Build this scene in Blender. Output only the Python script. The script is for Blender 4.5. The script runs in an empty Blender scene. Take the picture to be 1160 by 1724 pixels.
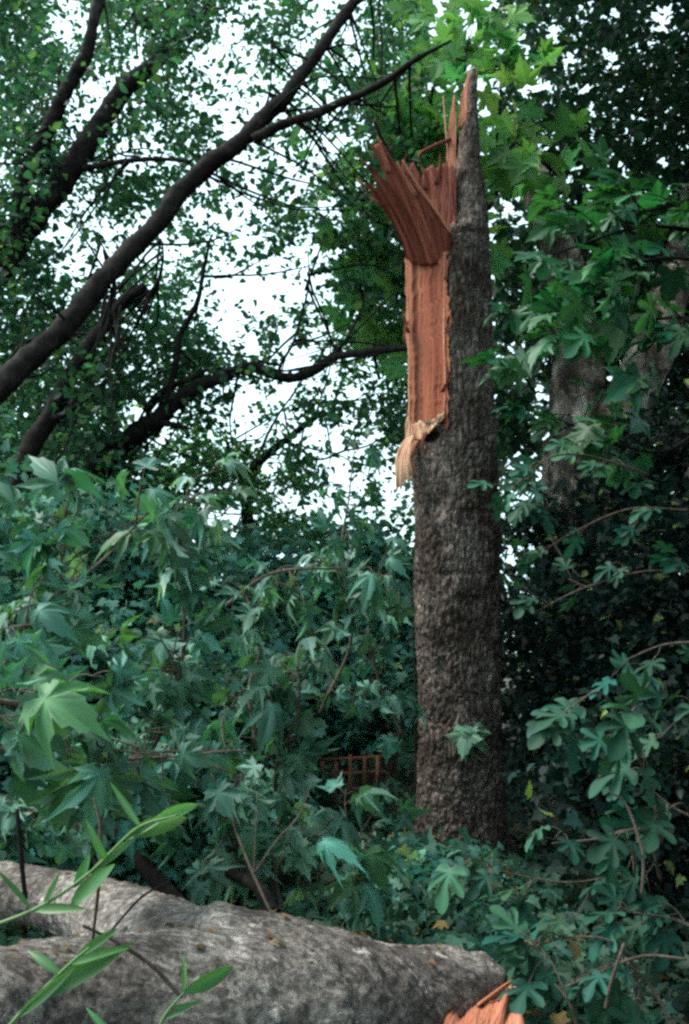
import bpy, math, random
import numpy as np
from mathutils import Vector

S = bpy.context.scene
COL = S.collection
R = math.radians
rng = np.random.default_rng(7)
random.seed(7)

# ------------------------------------------------------------------ camera
F, W0, H0 = 1555.0, 1160.0, 1724.0          # focal length and size of the photograph in pixels
PITCH, EYE = R(8.0), 1.6
cd = bpy.data.cameras.new('camera'); cam = bpy.data.objects.new('camera', cd); COL.objects.link(cam)
cd.sensor_fit = 'VERTICAL'; cd.sensor_height = 36.0; cd.lens = 36.0 * F / H0
cd.clip_start = 0.05; cd.clip_end = 400.0
cam.location = (0, 0, EYE); cam.rotation_euler = (R(90) + PITCH, 0, 0)
S.camera = cam

# ------------------------------------------------------------------ sky, sun, exposure
SUN_EL, SUN_AZ = R(56), R(-88)             # azimuth clockwise from +Y: soft light from the left, behind the camera
wd = bpy.data.worlds.new('World'); S.world = wd; wd.use_nodes = True
nt = wd.node_tree
sky = nt.nodes.new('ShaderNodeTexSky'); sky.sky_type = 'NISHITA'; sky.sun_disc = False
sky.sun_elevation = SUN_EL; sky.sun_rotation = SUN_AZ
sky.dust_density = 6.0; sky.air_density = 1.0; sky.ozone_density = 1.0
mxs = nt.nodes.new('ShaderNodeMix'); mxs.data_type = 'RGBA'     # an even white cloud layer over the clear sky
mxs.inputs[0].default_value = .85; mxs.inputs[7].default_value = (4.7, 6.6, 7.0, 1)
nt.links.new(sky.outputs[0], mxs.inputs[6])
nt.links.new(mxs.outputs[2], nt.nodes['Background'].inputs[0])
nt.nodes['Background'].inputs[1].default_value = 0.15
sl = bpy.data.lights.new('sun', 'SUN'); sun = bpy.data.objects.new('sun', sl); COL.objects.link(sun)
sl.energy = 1.9; sl.angle = R(22); sl.color = (1.0, 0.93, 0.86)
sd = Vector((math.sin(SUN_AZ) * math.cos(SUN_EL), math.cos(SUN_AZ) * math.cos(SUN_EL), math.sin(SUN_EL)))
sun.rotation_euler = sd.to_track_quat('Z', 'Y').to_euler()
sun.location = (-6, -6, 12)
S.view_settings.view_transform = 'Standard'; S.view_settings.look = 'None'
S.view_settings.exposure = 1.15; S.view_settings.gamma = 1.0
S.render.engine = 'CYCLES'
cy = S.cycles
cy.max_bounces = 6; cy.diffuse_bounces = 3; cy.glossy_bounces = 2; cy.transmission_bounces = 4
cy.use_denoising = False
cy.filter_width = 2.7

# ------------------------------------------------------------------ geometry helpers
CP, SP_ = math.cos(PITCH), math.sin(PITCH)
def P(px, py, Y):
    """world point seen at photo pixel (px, py), Y metres in front of the camera"""
    px = np.asarray(px, float); py = np.asarray(py, float)
    a = (px - 580) / F; b = (862 - py) / F
    s = Y / (CP - b * SP_)
    return np.stack(np.broadcast_arrays(a * s, (CP - b * SP_) * s, EYE + (SP_ + b * CP) * s), -1)
def PP(lst):
    return np.array([P(*p) for p in lst])

def hash3(ix, iy, iz, k=0):
    n = (ix.astype(np.int64) * 73856093) ^ (iy.astype(np.int64) * 19349663) ^ (iz.astype(np.int64) * 83492791) ^ (k * 2654435)
    n = (n ^ (n >> 13)) * 1274126177 & 0x7fffffff
    n = (n ^ (n >> 16)) * 668265263 & 0x7fffffff
    return (n & 0xffffff) / float(0xffffff)
def vnoise(p, k=0):
    i = np.floor(p); f = p - i; f = f * f * (3 - 2 * f); i = i.astype(np.int64)
    out = 0
    for dx in (0, 1):
        for dy in (0, 1):
            for dz in (0, 1):
                w = (f[..., 0] if dx else 1 - f[..., 0]) * (f[..., 1] if dy else 1 - f[..., 1]) * (f[..., 2] if dz else 1 - f[..., 2])
                out = out + w * hash3(i[..., 0] + dx, i[..., 1] + dy, i[..., 2] + dz, k)
    return out
def fbm(p, k=0, n=4):
    o, a, t = 0, 1.0, 0
    for j in range(n):
        o = o + a * vnoise(p * 2 ** j, k + j); t += a; a *= .5
    return o / t
def worley(p, k=0):
    i = np.floor(p).astype(np.int64); f1 = np.full(p.shape[:-1], 9.0); f2 = f1.copy()
    for dx in (-1, 0, 1):
        for dy in (-1, 0, 1):
            for dz in (-1, 0, 1):
                c = i + np.array([dx, dy, dz])
                q = np.stack([c[..., m] + hash3(c[..., 0], c[..., 1], c[..., 2], k + m) for m in range(3)], -1)
                d = np.sqrt(((q - p) ** 2).sum(-1))
                n1 = np.minimum(f1, d); f2 = np.minimum(np.maximum(f1, d), f2); f1 = n1
    return f1, f2
def unit(v):
    return v / np.maximum(np.linalg.norm(v, axis=-1, keepdims=True), 1e-9)

def mesh_obj(name, V, faces, mat, parent=None, smooth=True, attrs=None):
    """V (n,3); faces: list of int arrays (m,3) / (m,4) or of index lists"""
    me = bpy.data.meshes.new(name)
    V = np.asarray(V, np.float32)
    loops, starts, tot = [], [], 0
    for f in faces:
        f = np.asarray(f, np.int32)
        if f.size == 0: continue
        if f.ndim == 1: f = f[None]
        loops.append(f.ravel()); starts.append(tot + np.arange(len(f)) * f.shape[1]); tot += f.size
    loops = np.concatenate(loops); starts = np.concatenate(starts)
    me.vertices.add(len(V)); me.vertices.foreach_set('co', V.ravel())
    me.loops.add(len(loops)); me.loops.foreach_set('vertex_index', loops)
    me.polygons.add(len(starts)); me.polygons.foreach_set('loop_start', starts.astype(np.int32))
    me.update(calc_edges=True); me.validate()
    if smooth:
        me.polygons.foreach_set('use_smooth', np.ones(len(me.polygons), bool))
    for an, arr in (attrs or {}).items():
        arr = np.asarray(arr, np.float32)
        if arr.ndim == 1:
            at = me.attributes.new(an, 'FLOAT', 'POINT'); at.data.foreach_set('value', arr)
        else:
            at = me.attributes.new(an, 'FLOAT_COLOR', 'POINT')
            if arr.shape[1] == 3: arr = np.concatenate([arr, np.ones((len(arr), 1), np.float32)], 1)
            at.data.foreach_set('color', arr.ravel())
    me.materials.append(mat)
    o = bpy.data.objects.new(name, me); COL.objects.link(o)
    if parent is not None:
        o.parent = parent; o.matrix_parent_inverse = parent.matrix_world.inverted()
    return o
def tag(o, label, cat, group=None, kind=None):
    o['label'] = label; o['category'] = cat
    if group: o['group'] = group
    if kind: o['kind'] = kind
    return o
def thing(name, loc, label, cat, group=None):
    o = bpy.data.objects.new(name, None); COL.objects.link(o)
    o.location = [float(c) for c in loc]; o.empty_display_size = .2
    bpy.context.view_layer.update()
    return tag(o, label, cat, group)

def spline(pts, n):
    pts = np.asarray(pts, float)
    if len(pts) == 2: return pts[0] + (pts[1] - pts[0]) * np.linspace(0, 1, n)[:, None]
    e = np.vstack([2 * pts[0] - pts[1], pts, 2 * pts[-1] - pts[-2]])
    t = np.linspace(0, len(pts) - 1 - 1e-6, n); i = t.astype(int); f = (t - i)[:, None]
    a, b, c, d = e[i], e[i + 1], e[i + 2], e[i + 3]
    return .5 * (2 * b + (c - a) * f + (2 * a - 5 * b + 4 * c - d) * f ** 2 + (3 * b - a - 3 * c + d) * f ** 3)
class Acc:
    """collects pieces of one mesh"""
    def __init__(s): s.V, s.Q, s.T, s.n, s.A = [], [], [], 0, []
    def add(s, V, quads=None, tris=None, a=None):
        V = np.asarray(V, float); s.V.append(V)
        if quads is not None and len(quads): s.Q.append(np.asarray(quads) + s.n)
        if tris is not None and len(tris): s.T.append(np.asarray(tris) + s.n)
        s.A.append(np.zeros(len(V)) if a is None else np.asarray(a, float)); s.n += len(V)
    def tube(s, pts, rad, seg=10, n=None, rough=0.0, k=0, jit=0.0):
        n = n or max(4, 6 * len(pts))
        c = spline(pts, n)
        r = np.interp(np.linspace(0, 1, n), np.linspace(0, 1, len(rad)), rad)
        if jit: c = c + (np.stack([vnoise(c * 3.1, k + m) for m in range(3)], -1) - .5) * jit
        t = unit(np.gradient(c, axis=0))
        ref = np.array([0.0, 1, 0]) if abs(t[:, 1]).max() < .9 else np.array([1.0, 0, 0])
        u = unit(np.cross(t, ref)); v = np.cross(t, u)
        th = np.linspace(0, 2 * np.pi, seg, endpoint=False)
        d = u[:, None] * np.cos(th)[None, :, None] + v[:, None] * np.sin(th)[None, :, None]
        V = c[:, None] + d * r[:, None, None]
        if rough:
            q = V.reshape(-1, 3)
            f = (fbm(q * 9, k) - .5) * 1.2 + (fbm(q * 28, k + 9, 3) - .5) * .8
            V = V + d * (f.reshape(n, seg) * rough * r[:, None])[..., None]
        V = V.reshape(-1, 3)
        i = np.arange(n - 1)[:, None] * seg + np.arange(seg)[None]
        j = np.arange(n - 1)[:, None] * seg + (np.arange(seg)[None] + 1) % seg
        Q = np.stack([i, j, j + seg, i + seg], -1).reshape(-1, 4)
        V = np.vstack([V, c[0], c[-1]]); b = n * seg
        a = np.arange(seg); a2 = (a + 1) % seg
        T = np.vstack([np.stack([a2, a, np.full(seg, b)], -1), np.stack([a + (n - 1) * seg, a2 + (n - 1) * seg, np.full(seg, b + 1)], -1)])
        s.add(V, Q, T); return c
    def build(s, name, mat, parent=None, smooth=True, attr=None):
        fs = []
        if s.Q: fs.append(np.concatenate(s.Q))
        if s.T: fs.append(np.concatenate(s.T))
        return mesh_obj(name, np.concatenate(s.V), fs, mat, parent, smooth, {attr: np.concatenate(s.A)} if attr else None)

# ------------------------------------------------------------------ materials
def mat(name):
    m = bpy.data.materials.new(name); m.use_nodes = True
    return m, m.node_tree, m.node_tree.nodes['Principled BSDF']
def leaf_mat(name, rough=.45, trans=.3, tgain=(1.25, 1.6, .55), spec=.4):
    m, t, b = mat(name); N, L = t.nodes, t.links
    a = N.new('ShaderNodeAttribute'); a.attribute_name = 'tint'
    L.new(a.outputs['Color'], b.inputs['Base Color']); b.inputs['Roughness'].default_value = rough
    b.inputs['Specular IOR Level'].default_value = spec
    tr = N.new('ShaderNodeBsdfTranslucent'); mx = N.new('ShaderNodeMix'); mx.data_type = 'RGBA'; mx.blend_type = 'MULTIPLY'
    mx.inputs[0].default_value = 1.0; L.new(a.outputs['Color'], mx.inputs[6]); mx.inputs[7].default_value = (*tgain, 1)
    L.new(mx.outputs[2], tr.inputs['Color'])
    ms = N.new('ShaderNodeMixShader'); ms.inputs[0].default_value = trans
    L.new(b.outputs[0], ms.inputs[1]); L.new(tr.outputs[0], ms.inputs[2])
    L.new(ms.outputs[0], N['Material Output'].inputs['Surface'])
    return m
def tex(t, kind, **kw):
    n = t.nodes.new(kind)
    for k, v in kw.items(): n.inputs[k].default_value = v
    return n
def coords(t, scale=(1, 1, 1)):
    g = t.nodes.new('ShaderNodeTexCoord'); mp = t.nodes.new('ShaderNodeMapping'); mp.inputs['Scale'].default_value = scale
    t.links.new(g.outputs['Object'], mp.inputs['Vector']); return mp.outputs[0]
def ramp(t, fac, stops):
    r = t.nodes.new('ShaderNodeValToRGB'); e = r.color_ramp.elements
    while len(e) < len(stops): e.new(.5)
    for q, (p, c) in zip(e, stops): q.position = p; q.color = (*c, 1)
    t.links.new(fac, r.inputs[0]); return r.outputs[0]
def mixc(t, fac, a, b, blend='MIX'):
    m = t.nodes.new('ShaderNodeMix'); m.data_type = 'RGBA'; m.blend_type = blend
    if hasattr(fac, 'is_output'): t.links.new(fac, m.inputs[0])
    else: m.inputs[0].default_value = fac
    for s, v in ((6, a), (7, b)):
        if hasattr(v, 'is_output'): t.links.new(v, m.inputs[s])
        else: m.inputs[s].default_value = (*v, 1)
    return m.outputs[2]
def bump(t, b, h, strength=.5, dist=.01):
    n = t.nodes.new('ShaderNodeBump'); n.inputs['Strength'].default_value = strength; n.inputs['Distance'].default_value = dist
    t.links.new(h, n.inputs['Height']); t.links.new(n.outputs[0], b.inputs['Normal'])
def bark_mat(name, stops, patch, scale=(14, 14, 7), fine=45, bstr=.6, lichen=None, flakes=None):
    m, t, b = mat(name); b.inputs['Roughness'].default_value = .9; b.inputs['Specular IOR Level'].default_value = .2
    c = coords(t, scale)
    n1 = tex(t, 'ShaderNodeTexNoise', Scale=1.0, Detail=6.0, Roughness=.7); t.links.new(c, n1.inputs['Vector'])
    col = ramp(t, n1.outputs[0], stops)
    c2 = coords(t)
    n2 = tex(t, 'ShaderNodeTexNoise', Scale=3.2, Detail=4.0, Roughness=.6); t.links.new(c2, n2.inputs['Vector'])
    col = mixc(t, ramp(t, n2.outputs[0], [(.42, (0, 0, 0)), (.58, (1, 1, 1))]), col, mixc(t, 1.0, col, patch, 'MULTIPLY'))
    n3 = tex(t, 'ShaderNodeTexNoise', Scale=float(fine), Detail=5.0, Roughness=.75); t.links.new(c2, n3.inputs['Vector'])
    col = mixc(t, .6, col, ramp(t, n3.outputs[0], [(.3, (.25, .25, .25)), (.7, (1.6, 1.55, 1.5))]), 'MULTIPLY')
    if lichen:
        n4 = tex(t, 'ShaderNodeTexNoise', Scale=lichen[1], Detail=5.0, Roughness=.65); t.links.new(c2, n4.inputs['Vector'])
        col = mixc(t, ramp(t, n4.outputs[0], [(lichen[2], (0, 0, 0)), (lichen[2] + .08, (1, 1, 1))]), col, lichen[0])
    if flakes:      # loose flakes of different ages: one tone per flake
        vo = tex(t, 'ShaderNodeTexVoronoi', Scale=1.0); t.links.new(coords(t, flakes[0]), vo.inputs['Vector'])
        sx = t.nodes.new('ShaderNodeSeparateColor'); t.links.new(vo.outputs['Color'], sx.inputs[0])
        col = mixc(t, flakes[1], col, ramp(t, sx.outputs[0], [(.1, (.35, .33, .33)), (.55, (.9, .9, .9)), (.95, (1.9, 1.85, 1.8))]), 'MULTIPLY')
    t.links.new(col, b.inputs['Base Color'])
    bump(t, b, n3.outputs[0], bstr, .012)
    return m
def wood_mat(name, dark, mid, pale, rough=.75, bands=None):
    """split wood: 's' runs across the face, streaks follow the grain (object Z by default)"""
    m, t, b = mat(name); b.inputs['Roughness'].default_value = rough; b.inputs['Specular IOR Level'].default_value = .25
    a = t.nodes.new('ShaderNodeAttribute'); a.attribute_name = 'grain'
    cx = t.nodes.new('ShaderNodeCombineXYZ'); t.links.new(a.outputs['Fac'], cx.inputs[0])
    g = t.nodes.new('ShaderNodeTexCoord'); sp = t.nodes.new('ShaderNodeSeparateXYZ'); t.links.new(g.outputs['Object'], sp.inputs[0])
    mz = t.nodes.new('ShaderNodeMath'); mz.operation = 'MULTIPLY'; mz.inputs[1].default_value = .12
    t.links.new(sp.outputs[2], mz.inputs[0]); t.links.new(mz.outputs[0], cx.inputs[1])
    n1 = tex(t, 'ShaderNodeTexNoise', Scale=4.0, Detail=5.0, Roughness=.65); t.links.new(cx.outputs[0], n1.inputs['Vector'])
    col = ramp(t, n1.outputs[0], [(.3, dark), (.5, mid), (.72, pale)])
    n2 = tex(t, 'ShaderNodeTexNoise', Scale=22.0, Detail=3.0, Roughness=.6); t.links.new(cx.outputs[0], n2.inputs['Vector'])
    col = mixc(t, .55, col, ramp(t, n2.outputs[0], [(.3, (.45, .4, .38)), (.65, (1.25, 1.25, 1.25))]), 'MULTIPLY')
    if bands: col = mixc(t, 1.0, col, ramp(t, a.outputs['Fac'], bands), 'MULTIPLY')
    t.links.new(col, b.inputs['Base Color']); bump(t, b, n2.outputs[0], .6, .006)
    return m

M = {}
M['bark'] = bark_mat('stump_bark', [(.32, (.062, .048, .042)), (.48, (.15, .116, .10)), (.64, (.31, .25, .22))], (.45, .41, .39),
                     scale=(34, 34, 11), fine=60, bstr=1.0, lichen=((.30, .27, .25), 9, .66), flakes=((60, 60, 20), .55))
M['log'] = bark_mat('log_bark', [(.30, (.10, .09, .083)), (.5, (.265, .235, .215)), (.68, (.43, .39, .36))], (.5, .48, .48),
                    scale=(9, 32, 32), fine=60, bstr=1.0, lichen=((.56, .51, .47), 9.0, .60), flakes=((60, 85, 85), .55))
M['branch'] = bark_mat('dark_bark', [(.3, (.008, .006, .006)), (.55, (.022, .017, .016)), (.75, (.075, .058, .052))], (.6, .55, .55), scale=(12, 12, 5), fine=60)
M['plane'] = bark_mat('plane_bark', [(.35, (.12, .095, .08)), (.5, (.29, .24, .205)), (.62, (.55, .47, .41))], (.42, .36, .33), scale=(6, 6, 4), fine=40, bstr=.7, flakes=((11, 11, 6), .7))
M['twig'] = bark_mat('twig_bark', [(.3, (.075, .06, .05)), (.55, (.17, .14, .115)), (.75, (.28, .24, .20))], (.6, .55, .5), scale=(30, 30, 12), fine=90)
M['wood'] = wood_mat('bare_wood', (.15, .038, .019), (.30, .080, .040), (.43, .15, .078), bands=[(.0, (1.2, 1.5, 1.6)), (.12, (1.3, 1.7, 1.8)), (.17, (.5, .5, .5)), (.23, (.55, .6, .6)), (.30, (1.2, 1.5, 1.5)), (.40, (1, 1, 1)), (.62, (.8, .75, .75)), (.93, (1, 1, 1)), (1.0, (1.4, 1.6, 1.7))])
M['redwood'] = wood_mat('red_split_wood', (.07, .017, .011), (.20, .046, .026), (.38, .12, .07))
M['pale'] = wood_mat('pale_split_wood', (.46, .22, .12), (.68, .38, .24), (.80, .53, .38))
M['chunk'] = wood_mat('torn_wood', (.28, .085, .045), (.47, .165, .095), (.62, .29, .18))
M['leaf'] = leaf_mat('small_leaf', .5, .48, (1.3, 1.8, .8))
M['plane_leaf'] = leaf_mat('plane_leaf', .5, .25, spec=.38)
M['bright_leaf'] = leaf_mat('young_plane_leaf', .5, .45, (1.15, 1.35, .7))
M['fig_leaf'] = leaf_mat('fig_leaf', .58, .18, spec=.2)
M['willow'] = leaf_mat('willow_leaf', .4, .3)
M['ivy'] = leaf_mat('ivy_leaf', .55, .32, (1.1, 1.4, .9), spec=.25)
m, t, b = mat('forest_soil'); b.inputs['Roughness'].default_value = .95
n = tex(t, 'ShaderNodeTexNoise', Scale=7.0, Detail=8.0, Roughness=.7); t.links.new(coords(t), n.inputs['Vector'])
t.links.new(ramp(t, n.outputs[0], [(.35, (.018, .013, .009)), (.55, (.05, .036, .025)), (.72, (.10, .07, .045))]), b.inputs['Base Color'])
bump(t, b, n.outputs[0], .8, .03); M['soil'] = m
m, t, b = mat('lattice_wood'); b.inputs['Roughness'].default_value = .8
n = tex(t, 'ShaderNodeTexNoise', Scale=9.0, Detail=6.0); t.links.new(coords(t, (1, 1, 1)), n.inputs['Vector'])
t.links.new(ramp(t, n.outputs[0], [(.35, (.12, .045, .022)), (.6, (.27, .10, .05))]), b.inputs['Base Color']); M['lattice'] = m
m, t, b = mat('green_stem'); b.inputs['Base Color'].default_value = (.10, .20, .06, 1); b.inputs['Roughness'].default_value = .5; M['stem'] = m

# ------------------------------------------------------------------ leaves
def fan(outline, vein, fold=.0, droop=.0, cup=.0, centre=(0, .12), mid=.5):
    """leaf template from an outline; tip towards +Y, normal +Z; vein 1 on veins, 0 in between"""
    o = np.array(outline, float); n = len(o); c = np.array(centre)
    vn = np.array(vein, float)
    ring = c + (o - c) * mid
    xy = np.vstack([c[None], ring, o]); v = np.concatenate([[1], vn * .9 + .1 * 0, vn])
    z = fold * np.concatenate([[0], (1 - vn) * mid, (1 - vn)]) * np.linalg.norm(xy - c, axis=1)
    z = z - droop * np.maximum(xy[:, 1], 0) ** 2 - cup * xy[:, 0] ** 2
    y = xy[:, 1].copy()
    V = np.column_stack([xy[:, 0], y, z])
    a = np.arange(n); b2 = (a + 1) % n
    T = np.column_stack([np.zeros(n, int), 1 + a, 1 + b2])
    Q = np.column_stack([1 + a, 1 + n + a, 1 + n + b2, 1 + b2])
    return dict(V=V, T=T, Q=Q, vein=v)
def mirror(half):
    """half outline right side from base to tip: (x, y, vein)"""
    L_ = [(-x, y, v) for x, y, v in reversed(half[1:-1])]
    full = list(half) + L_
    return [(x, y) for x, y, v in full], [v for x, y, v in full]
PL = [(0, 0, 1), (.16, -.12, .2), (.42, -.16, .9), (.37, -.02, .3), (.52, .10, 1), (.36, .12, .1), (.30, .20, 0), (.52, .26, .4), (.60, .40, .5),
      (.74, .56, 1), (.52, .52, .4), (.40, .56, .3), (.25, .46, 0), (.30, .62, .35), (.22, .70, .3), (.19, .86, .5), (.09, .88, .7), (0, 1.08, 1)]
FG = [(0, 0, 1), (.14, -.08, .1), (.30, -.10, .3), (.42, -.04, .8), (.50, .06, 1), (.44, .14, .6), (.30, .16, .1), (.20, .20, 0), (.34, .28, .3), (.50, .38, .5), (.58, .50, .9), (.56, .60, 1), (.44, .62, .6),
      (.30, .52, .2), (.13, .42, 0), (.15, .58, .3), (.22, .74, .5), (.21, .88, .6), (.12, .98, .8), (0, 1.03, 1)]
IV = [(0, 0, 1), (.28, -.12, .3), (.52, .05, 1), (.34, .28, 0), (.50, .48, 1), (.22, .60, .2), (0, 1.0, 1)]
o1, v1 = mirror(PL); o2, v2 = mirror(FG); o3, v3 = mirror(IV)
PLANE = [fan(o1, v1, .30, .25, .15), fan(o1, v1, .42, .75, .9), fan(o1, v1, -.25, .45, -.5), fan(o1, v1, .35, 1.1, 1.7)]
PLANEF = [fan(o1, v1, .12, .12, .05), fan(o1, v1, .2, .3, .15)]
FIG = [fan(o2, v2, .18, .18, .12), fan(o2, v2, .25, .45, .35), fan(o2, v2, .15, .3, -.15)]
IVY = [fan(o3, v3, .15, .2, .1), fan(o3, v3, .25, .4, .4)]
def simple(w, fold, droop):
    V = np.array([[0, 0, 0], [w, .35, fold], [w * .75, .7, fold * .6 - droop * .5], [0, 1, -droop], [-w * .75, .7, fold * .6 - droop * .5], [-w, .35, fold], [0, .5, -droop * .2]])
    return dict(V=V, T=np.array([[0, 1, 6], [1, 2, 6], [2, 3, 6], [3, 4, 6], [4, 5, 6], [5, 0, 6]]), Q=np.zeros((0, 4), int), vein=np.array([1, 0, 0, 1, 0, 0, 1.]))
SMALL = [simple(.3, .08, .1), simple(.36, .14, .3), simple(.26, .05, -.1)]
def lance(w, curve, fold=.06, n=9):
    y = np.linspace(0, 1, n); hw = w * np.sin(np.pi * np.clip(y, .02, .995) ** .8) ** .8 + .004
    z = -curve * y ** 2
    V = np.vstack([np.column_stack([-hw, y, z + fold * hw / w]), np.column_stack([0 * y, y, z]), np.column_stack([hw, y, z + fold * hw / w])])
    i = np.arange(n - 1)
    Q = np.vstack([np.column_stack([i, n + i, n + i + 1, i + 1]), np.column_stack([n + i, 2 * n + i, 2 * n + i + 1, n + i + 1])])
    return dict(V=V, T=np.zeros((0, 3), int), Q=Q, vein=np.concatenate([0 * y, 1 + 0 * y, 0 * y]))
LANCE = [lance(.085, .22), lance(.12, .4), lance(.075, -.1)]

def leaves(tpls, pos, tip, nrm, size, tint, vein_gain=.5):
    """arrays of leaves -> V, T, Q, tint per vertex"""
    pos, tip, nrm = map(np.asarray, (pos, tip, nrm)); N = len(pos)
    size = np.broadcast_to(size, (N,)); tip = unit(tip)
    nrm = unit(nrm - (nrm * tip).sum(-1, keepdims=True) * tip); x = np.cross(tip, nrm)
    which = rng.integers(0, len(tpls), N)
    Vs, Ts, Qs, Cs, off = [], [], [], [], 0
    for k, tp in enumerate(tpls):
        sel = np.where(which == k)[0]
        if not len(sel): continue
        v = tp['V'][None] * size[sel, None, None]
        asp = 1 + (rng.random(len(sel)) - .5)[:, None] * .3
        w = v[..., 0:1] * asp[..., None] * x[sel][:, None] + v[..., 1:2] * tip[sel][:, None] + v[..., 2:3] * nrm[sel][:, None] + pos[sel][:, None]
        nv = len(tp['V']); base = (np.arange(len(sel)) * nv + off)[:, None, None]
        Vs.append(w.reshape(-1, 3))
        if len(tp['T']): Ts.append((tp['T'][None] + base).reshape(-1, 3))
        if len(tp['Q']): Qs.append((tp['Q'][None] + base).reshape(-1, 4))
        Cs.append((tint[sel][:, None] * (1 + vein_gain * (tp['vein'] ** 3)[None, :, None])).reshape(-1, 3))
        off += nv * len(sel)
    return np.concatenate(Vs), (np.concatenate(Ts) if Ts else None), (np.concatenate(Qs) if Qs else None), np.concatenate(Cs)
def leaf_obj(name, tpls, pos, tip, nrm, size, tint, m, parent=None, vein_gain=.5):
    V, T, Q, C = leaves(tpls, pos, tip, nrm, size, tint, vein_gain)
    return mesh_obj(name, V, [f for f in (T, Q) if f is not None], m, parent, True, {'tint': C})
def tints(n, base, var=.25, hue=.25, odd=None, odd_p=.0):
    b = np.array(base)[None] * np.exp(rng.normal(0, var, (n, 1)))
    h = rng.normal(0, hue, n)
    b = b * np.column_stack([np.exp(h), np.ones(n), np.exp(-h * .5)])
    if odd is not None:
        k = rng.random(n) < odd_p; b[k] = np.array(odd) * np.exp(rng.normal(0, .25, (k.sum(), 1)))
    return np.clip(b, .004, .7)
def rand_dirs(n, up=1.0, spread=.7):
    nr = unit(rng.normal(0, spread, (n, 3)) + np.array([0, 0, up]))
    a = rng.random(n) * 2 * np.pi
    tip = np.column_stack([np.cos(a), np.sin(a), rng.normal(-.45, .4, n)])
    return unit(tip), nr

# ------------------------------------------------------------------ ground
n = 120
g = np.sign(np.linspace(-1, 1, n)) * np.abs(np.linspace(-1, 1, n)) ** 2.2 * 120
X, Yg = np.meshgrid(g, g + 5, indexing='ij')
def ground_z(x, y):
    q = np.stack([x * .35, y * .35, 0 * x], -1)
    return (fbm(q, 3) - .5) * .35
Z = ground_z(X, Yg)
V = np.stack([X, Yg, Z], -1).reshape(-1, 3)
i = (np.arange(n - 1)[:, None] * n + np.arange(n - 1)[None]).ravel()
o = mesh_obj('ground', V, [np.column_stack([i, i + n, i + n + 1, i + 1])], M['soil']); o['kind'] = 'structure'

# ------------------------------------------------------------------ the broken tree
TY = 7.0
bt = thing('broken_tree', (P(768, 1450, TY)[0], TY, 0), 'tall snapped tree with torn red wood and a splintered top, standing bare in the clearing', 'broken tree')
rows = [  # photo row, left edge, right edge, half depth factor, depth shift (m)
    (1530, 664, 878, 1, 0), (1480, 676, 866, 1, 0), (1420, 690, 852, 1, 0), (1350, 702, 846, 1, 0), (1250, 706, 844, 1, 0), (1100, 702, 842, 1, 0), (980, 698, 841, 1, 0), (900, 695, 839, 1, 0), (800, 692, 836, 1, 0),
    (700, 690, 833, 1, 0), (640, 690, 829, 1, 0), (500, 686, 827, 1, 0), (440, 684, 826, 1, 0), (416, 686, 824, 1, 0),
    (402, 740, 823, 1.25, -.05), (375, 757, 820, 1.3, -.06), (340, 762, 818, 1.3, -.06), (300, 766, 812, 1.2, -.05), (280, 768, 808, 1.2, -.04), (240, 773, 807, 1.2, -.03),
    (205, 777, 805, 1.1, -.02), (160, 783, 804, 1, 0), (130, 789, 804, .9, 0), (117, 792, 803, .8, 0)]
rp = np.array([r[0] for r in rows][::-1], float)
def rowv(py, c): return np.interp(py, rp, np.array([r[c] for r in rows][::-1], float))
NT, NZ = 260, 620
pys = np.concatenate([np.linspace(1530, 419, 480), np.linspace(418, 400, 20), np.linspace(399, 117, 120)])
lc, rc = P(rowv(pys, 1), pys, TY), P(rowv(pys, 2), pys, TY)
cxs = (lc[:, 0] + rc[:, 0]) / 2; rx = (rc[:, 0] - lc[:, 0]) / 2; zz = lc[:, 2]; ry = rx * rowv(pys, 3); cys = TY + rowv(pys, 4)
th = np.linspace(-np.pi, np.pi, NT, endpoint=False)
ct, st = np.cos(th)[None], np.sin(th)[None]
# the shell missing on the left: a chord from the left edge to the front
def chord(py):  # end angle of the cut at the front
    c = P((rowv(py, 1) + rowv(py, 2)) / 2, py, TY); hw = (rowv(py, 2) - rowv(py, 1)) / 2
    u = (np.interp(py, [380, 400, 440, 640, 710], [764, 750, 748, 749, 747]) - (rowv(py, 1) + rowv(py, 2)) / 2) / hw
    return -np.arccos(np.clip(u, -1, 1))
T0 = R(-186)
def r_chord(py, thv, inset):
    e = chord(py); m = (e + T0) / 2; half = (e - T0) / 2; d = np.cos(half) - inset
    dth = (thv - m + np.pi) % (2 * np.pi) - np.pi
    return np.where(np.abs(dth) < half * 1.0, d / np.cos(np.clip(dth, -1.4, 1.4)), 9.0)
rad = np.ones((len(pys), NT)) + (np.clip((pys - 1370) / 110, 0, 1.5)[:, None] ** 1.5) * (.05 + .09 * np.cos(th * 5 + .9))[None]   # root flare
bandt = np.clip((722 - pys) / 14, 0, 1) * np.clip((pys - 404) / 8, 0, 1)
rcut = r_chord(pys[:, None], th[None], .07)
wob = (vnoise(np.stack([np.broadcast_to(th[None] * 9, rad.shape), np.broadcast_to(pys[:, None] * .05, rad.shape), 0 * rad], -1), 4) - .5) * .02
rad = np.where(bandt[:, None] > 0, np.minimum(rad, 1 + (np.minimum(rcut, 1) - 1) * bandt[:, None]), rad) + wob
base = np.stack([cxs[:, None] + ct * rx[:, None] * rad, cys[:, None] + st * ry[:, None] * rad, np.broadcast_to(zz[:, None], rad.shape)], -1)
nd = np.stack([np.broadcast_to(ct, rad.shape), np.broadcast_to(st, rad.shape), 0 * rad], -1)
q = base.copy(); q = q + (np.stack([fbm(base * 6, 40 + k, 2) for k in range(3)], -1) - .5) * .10
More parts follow.
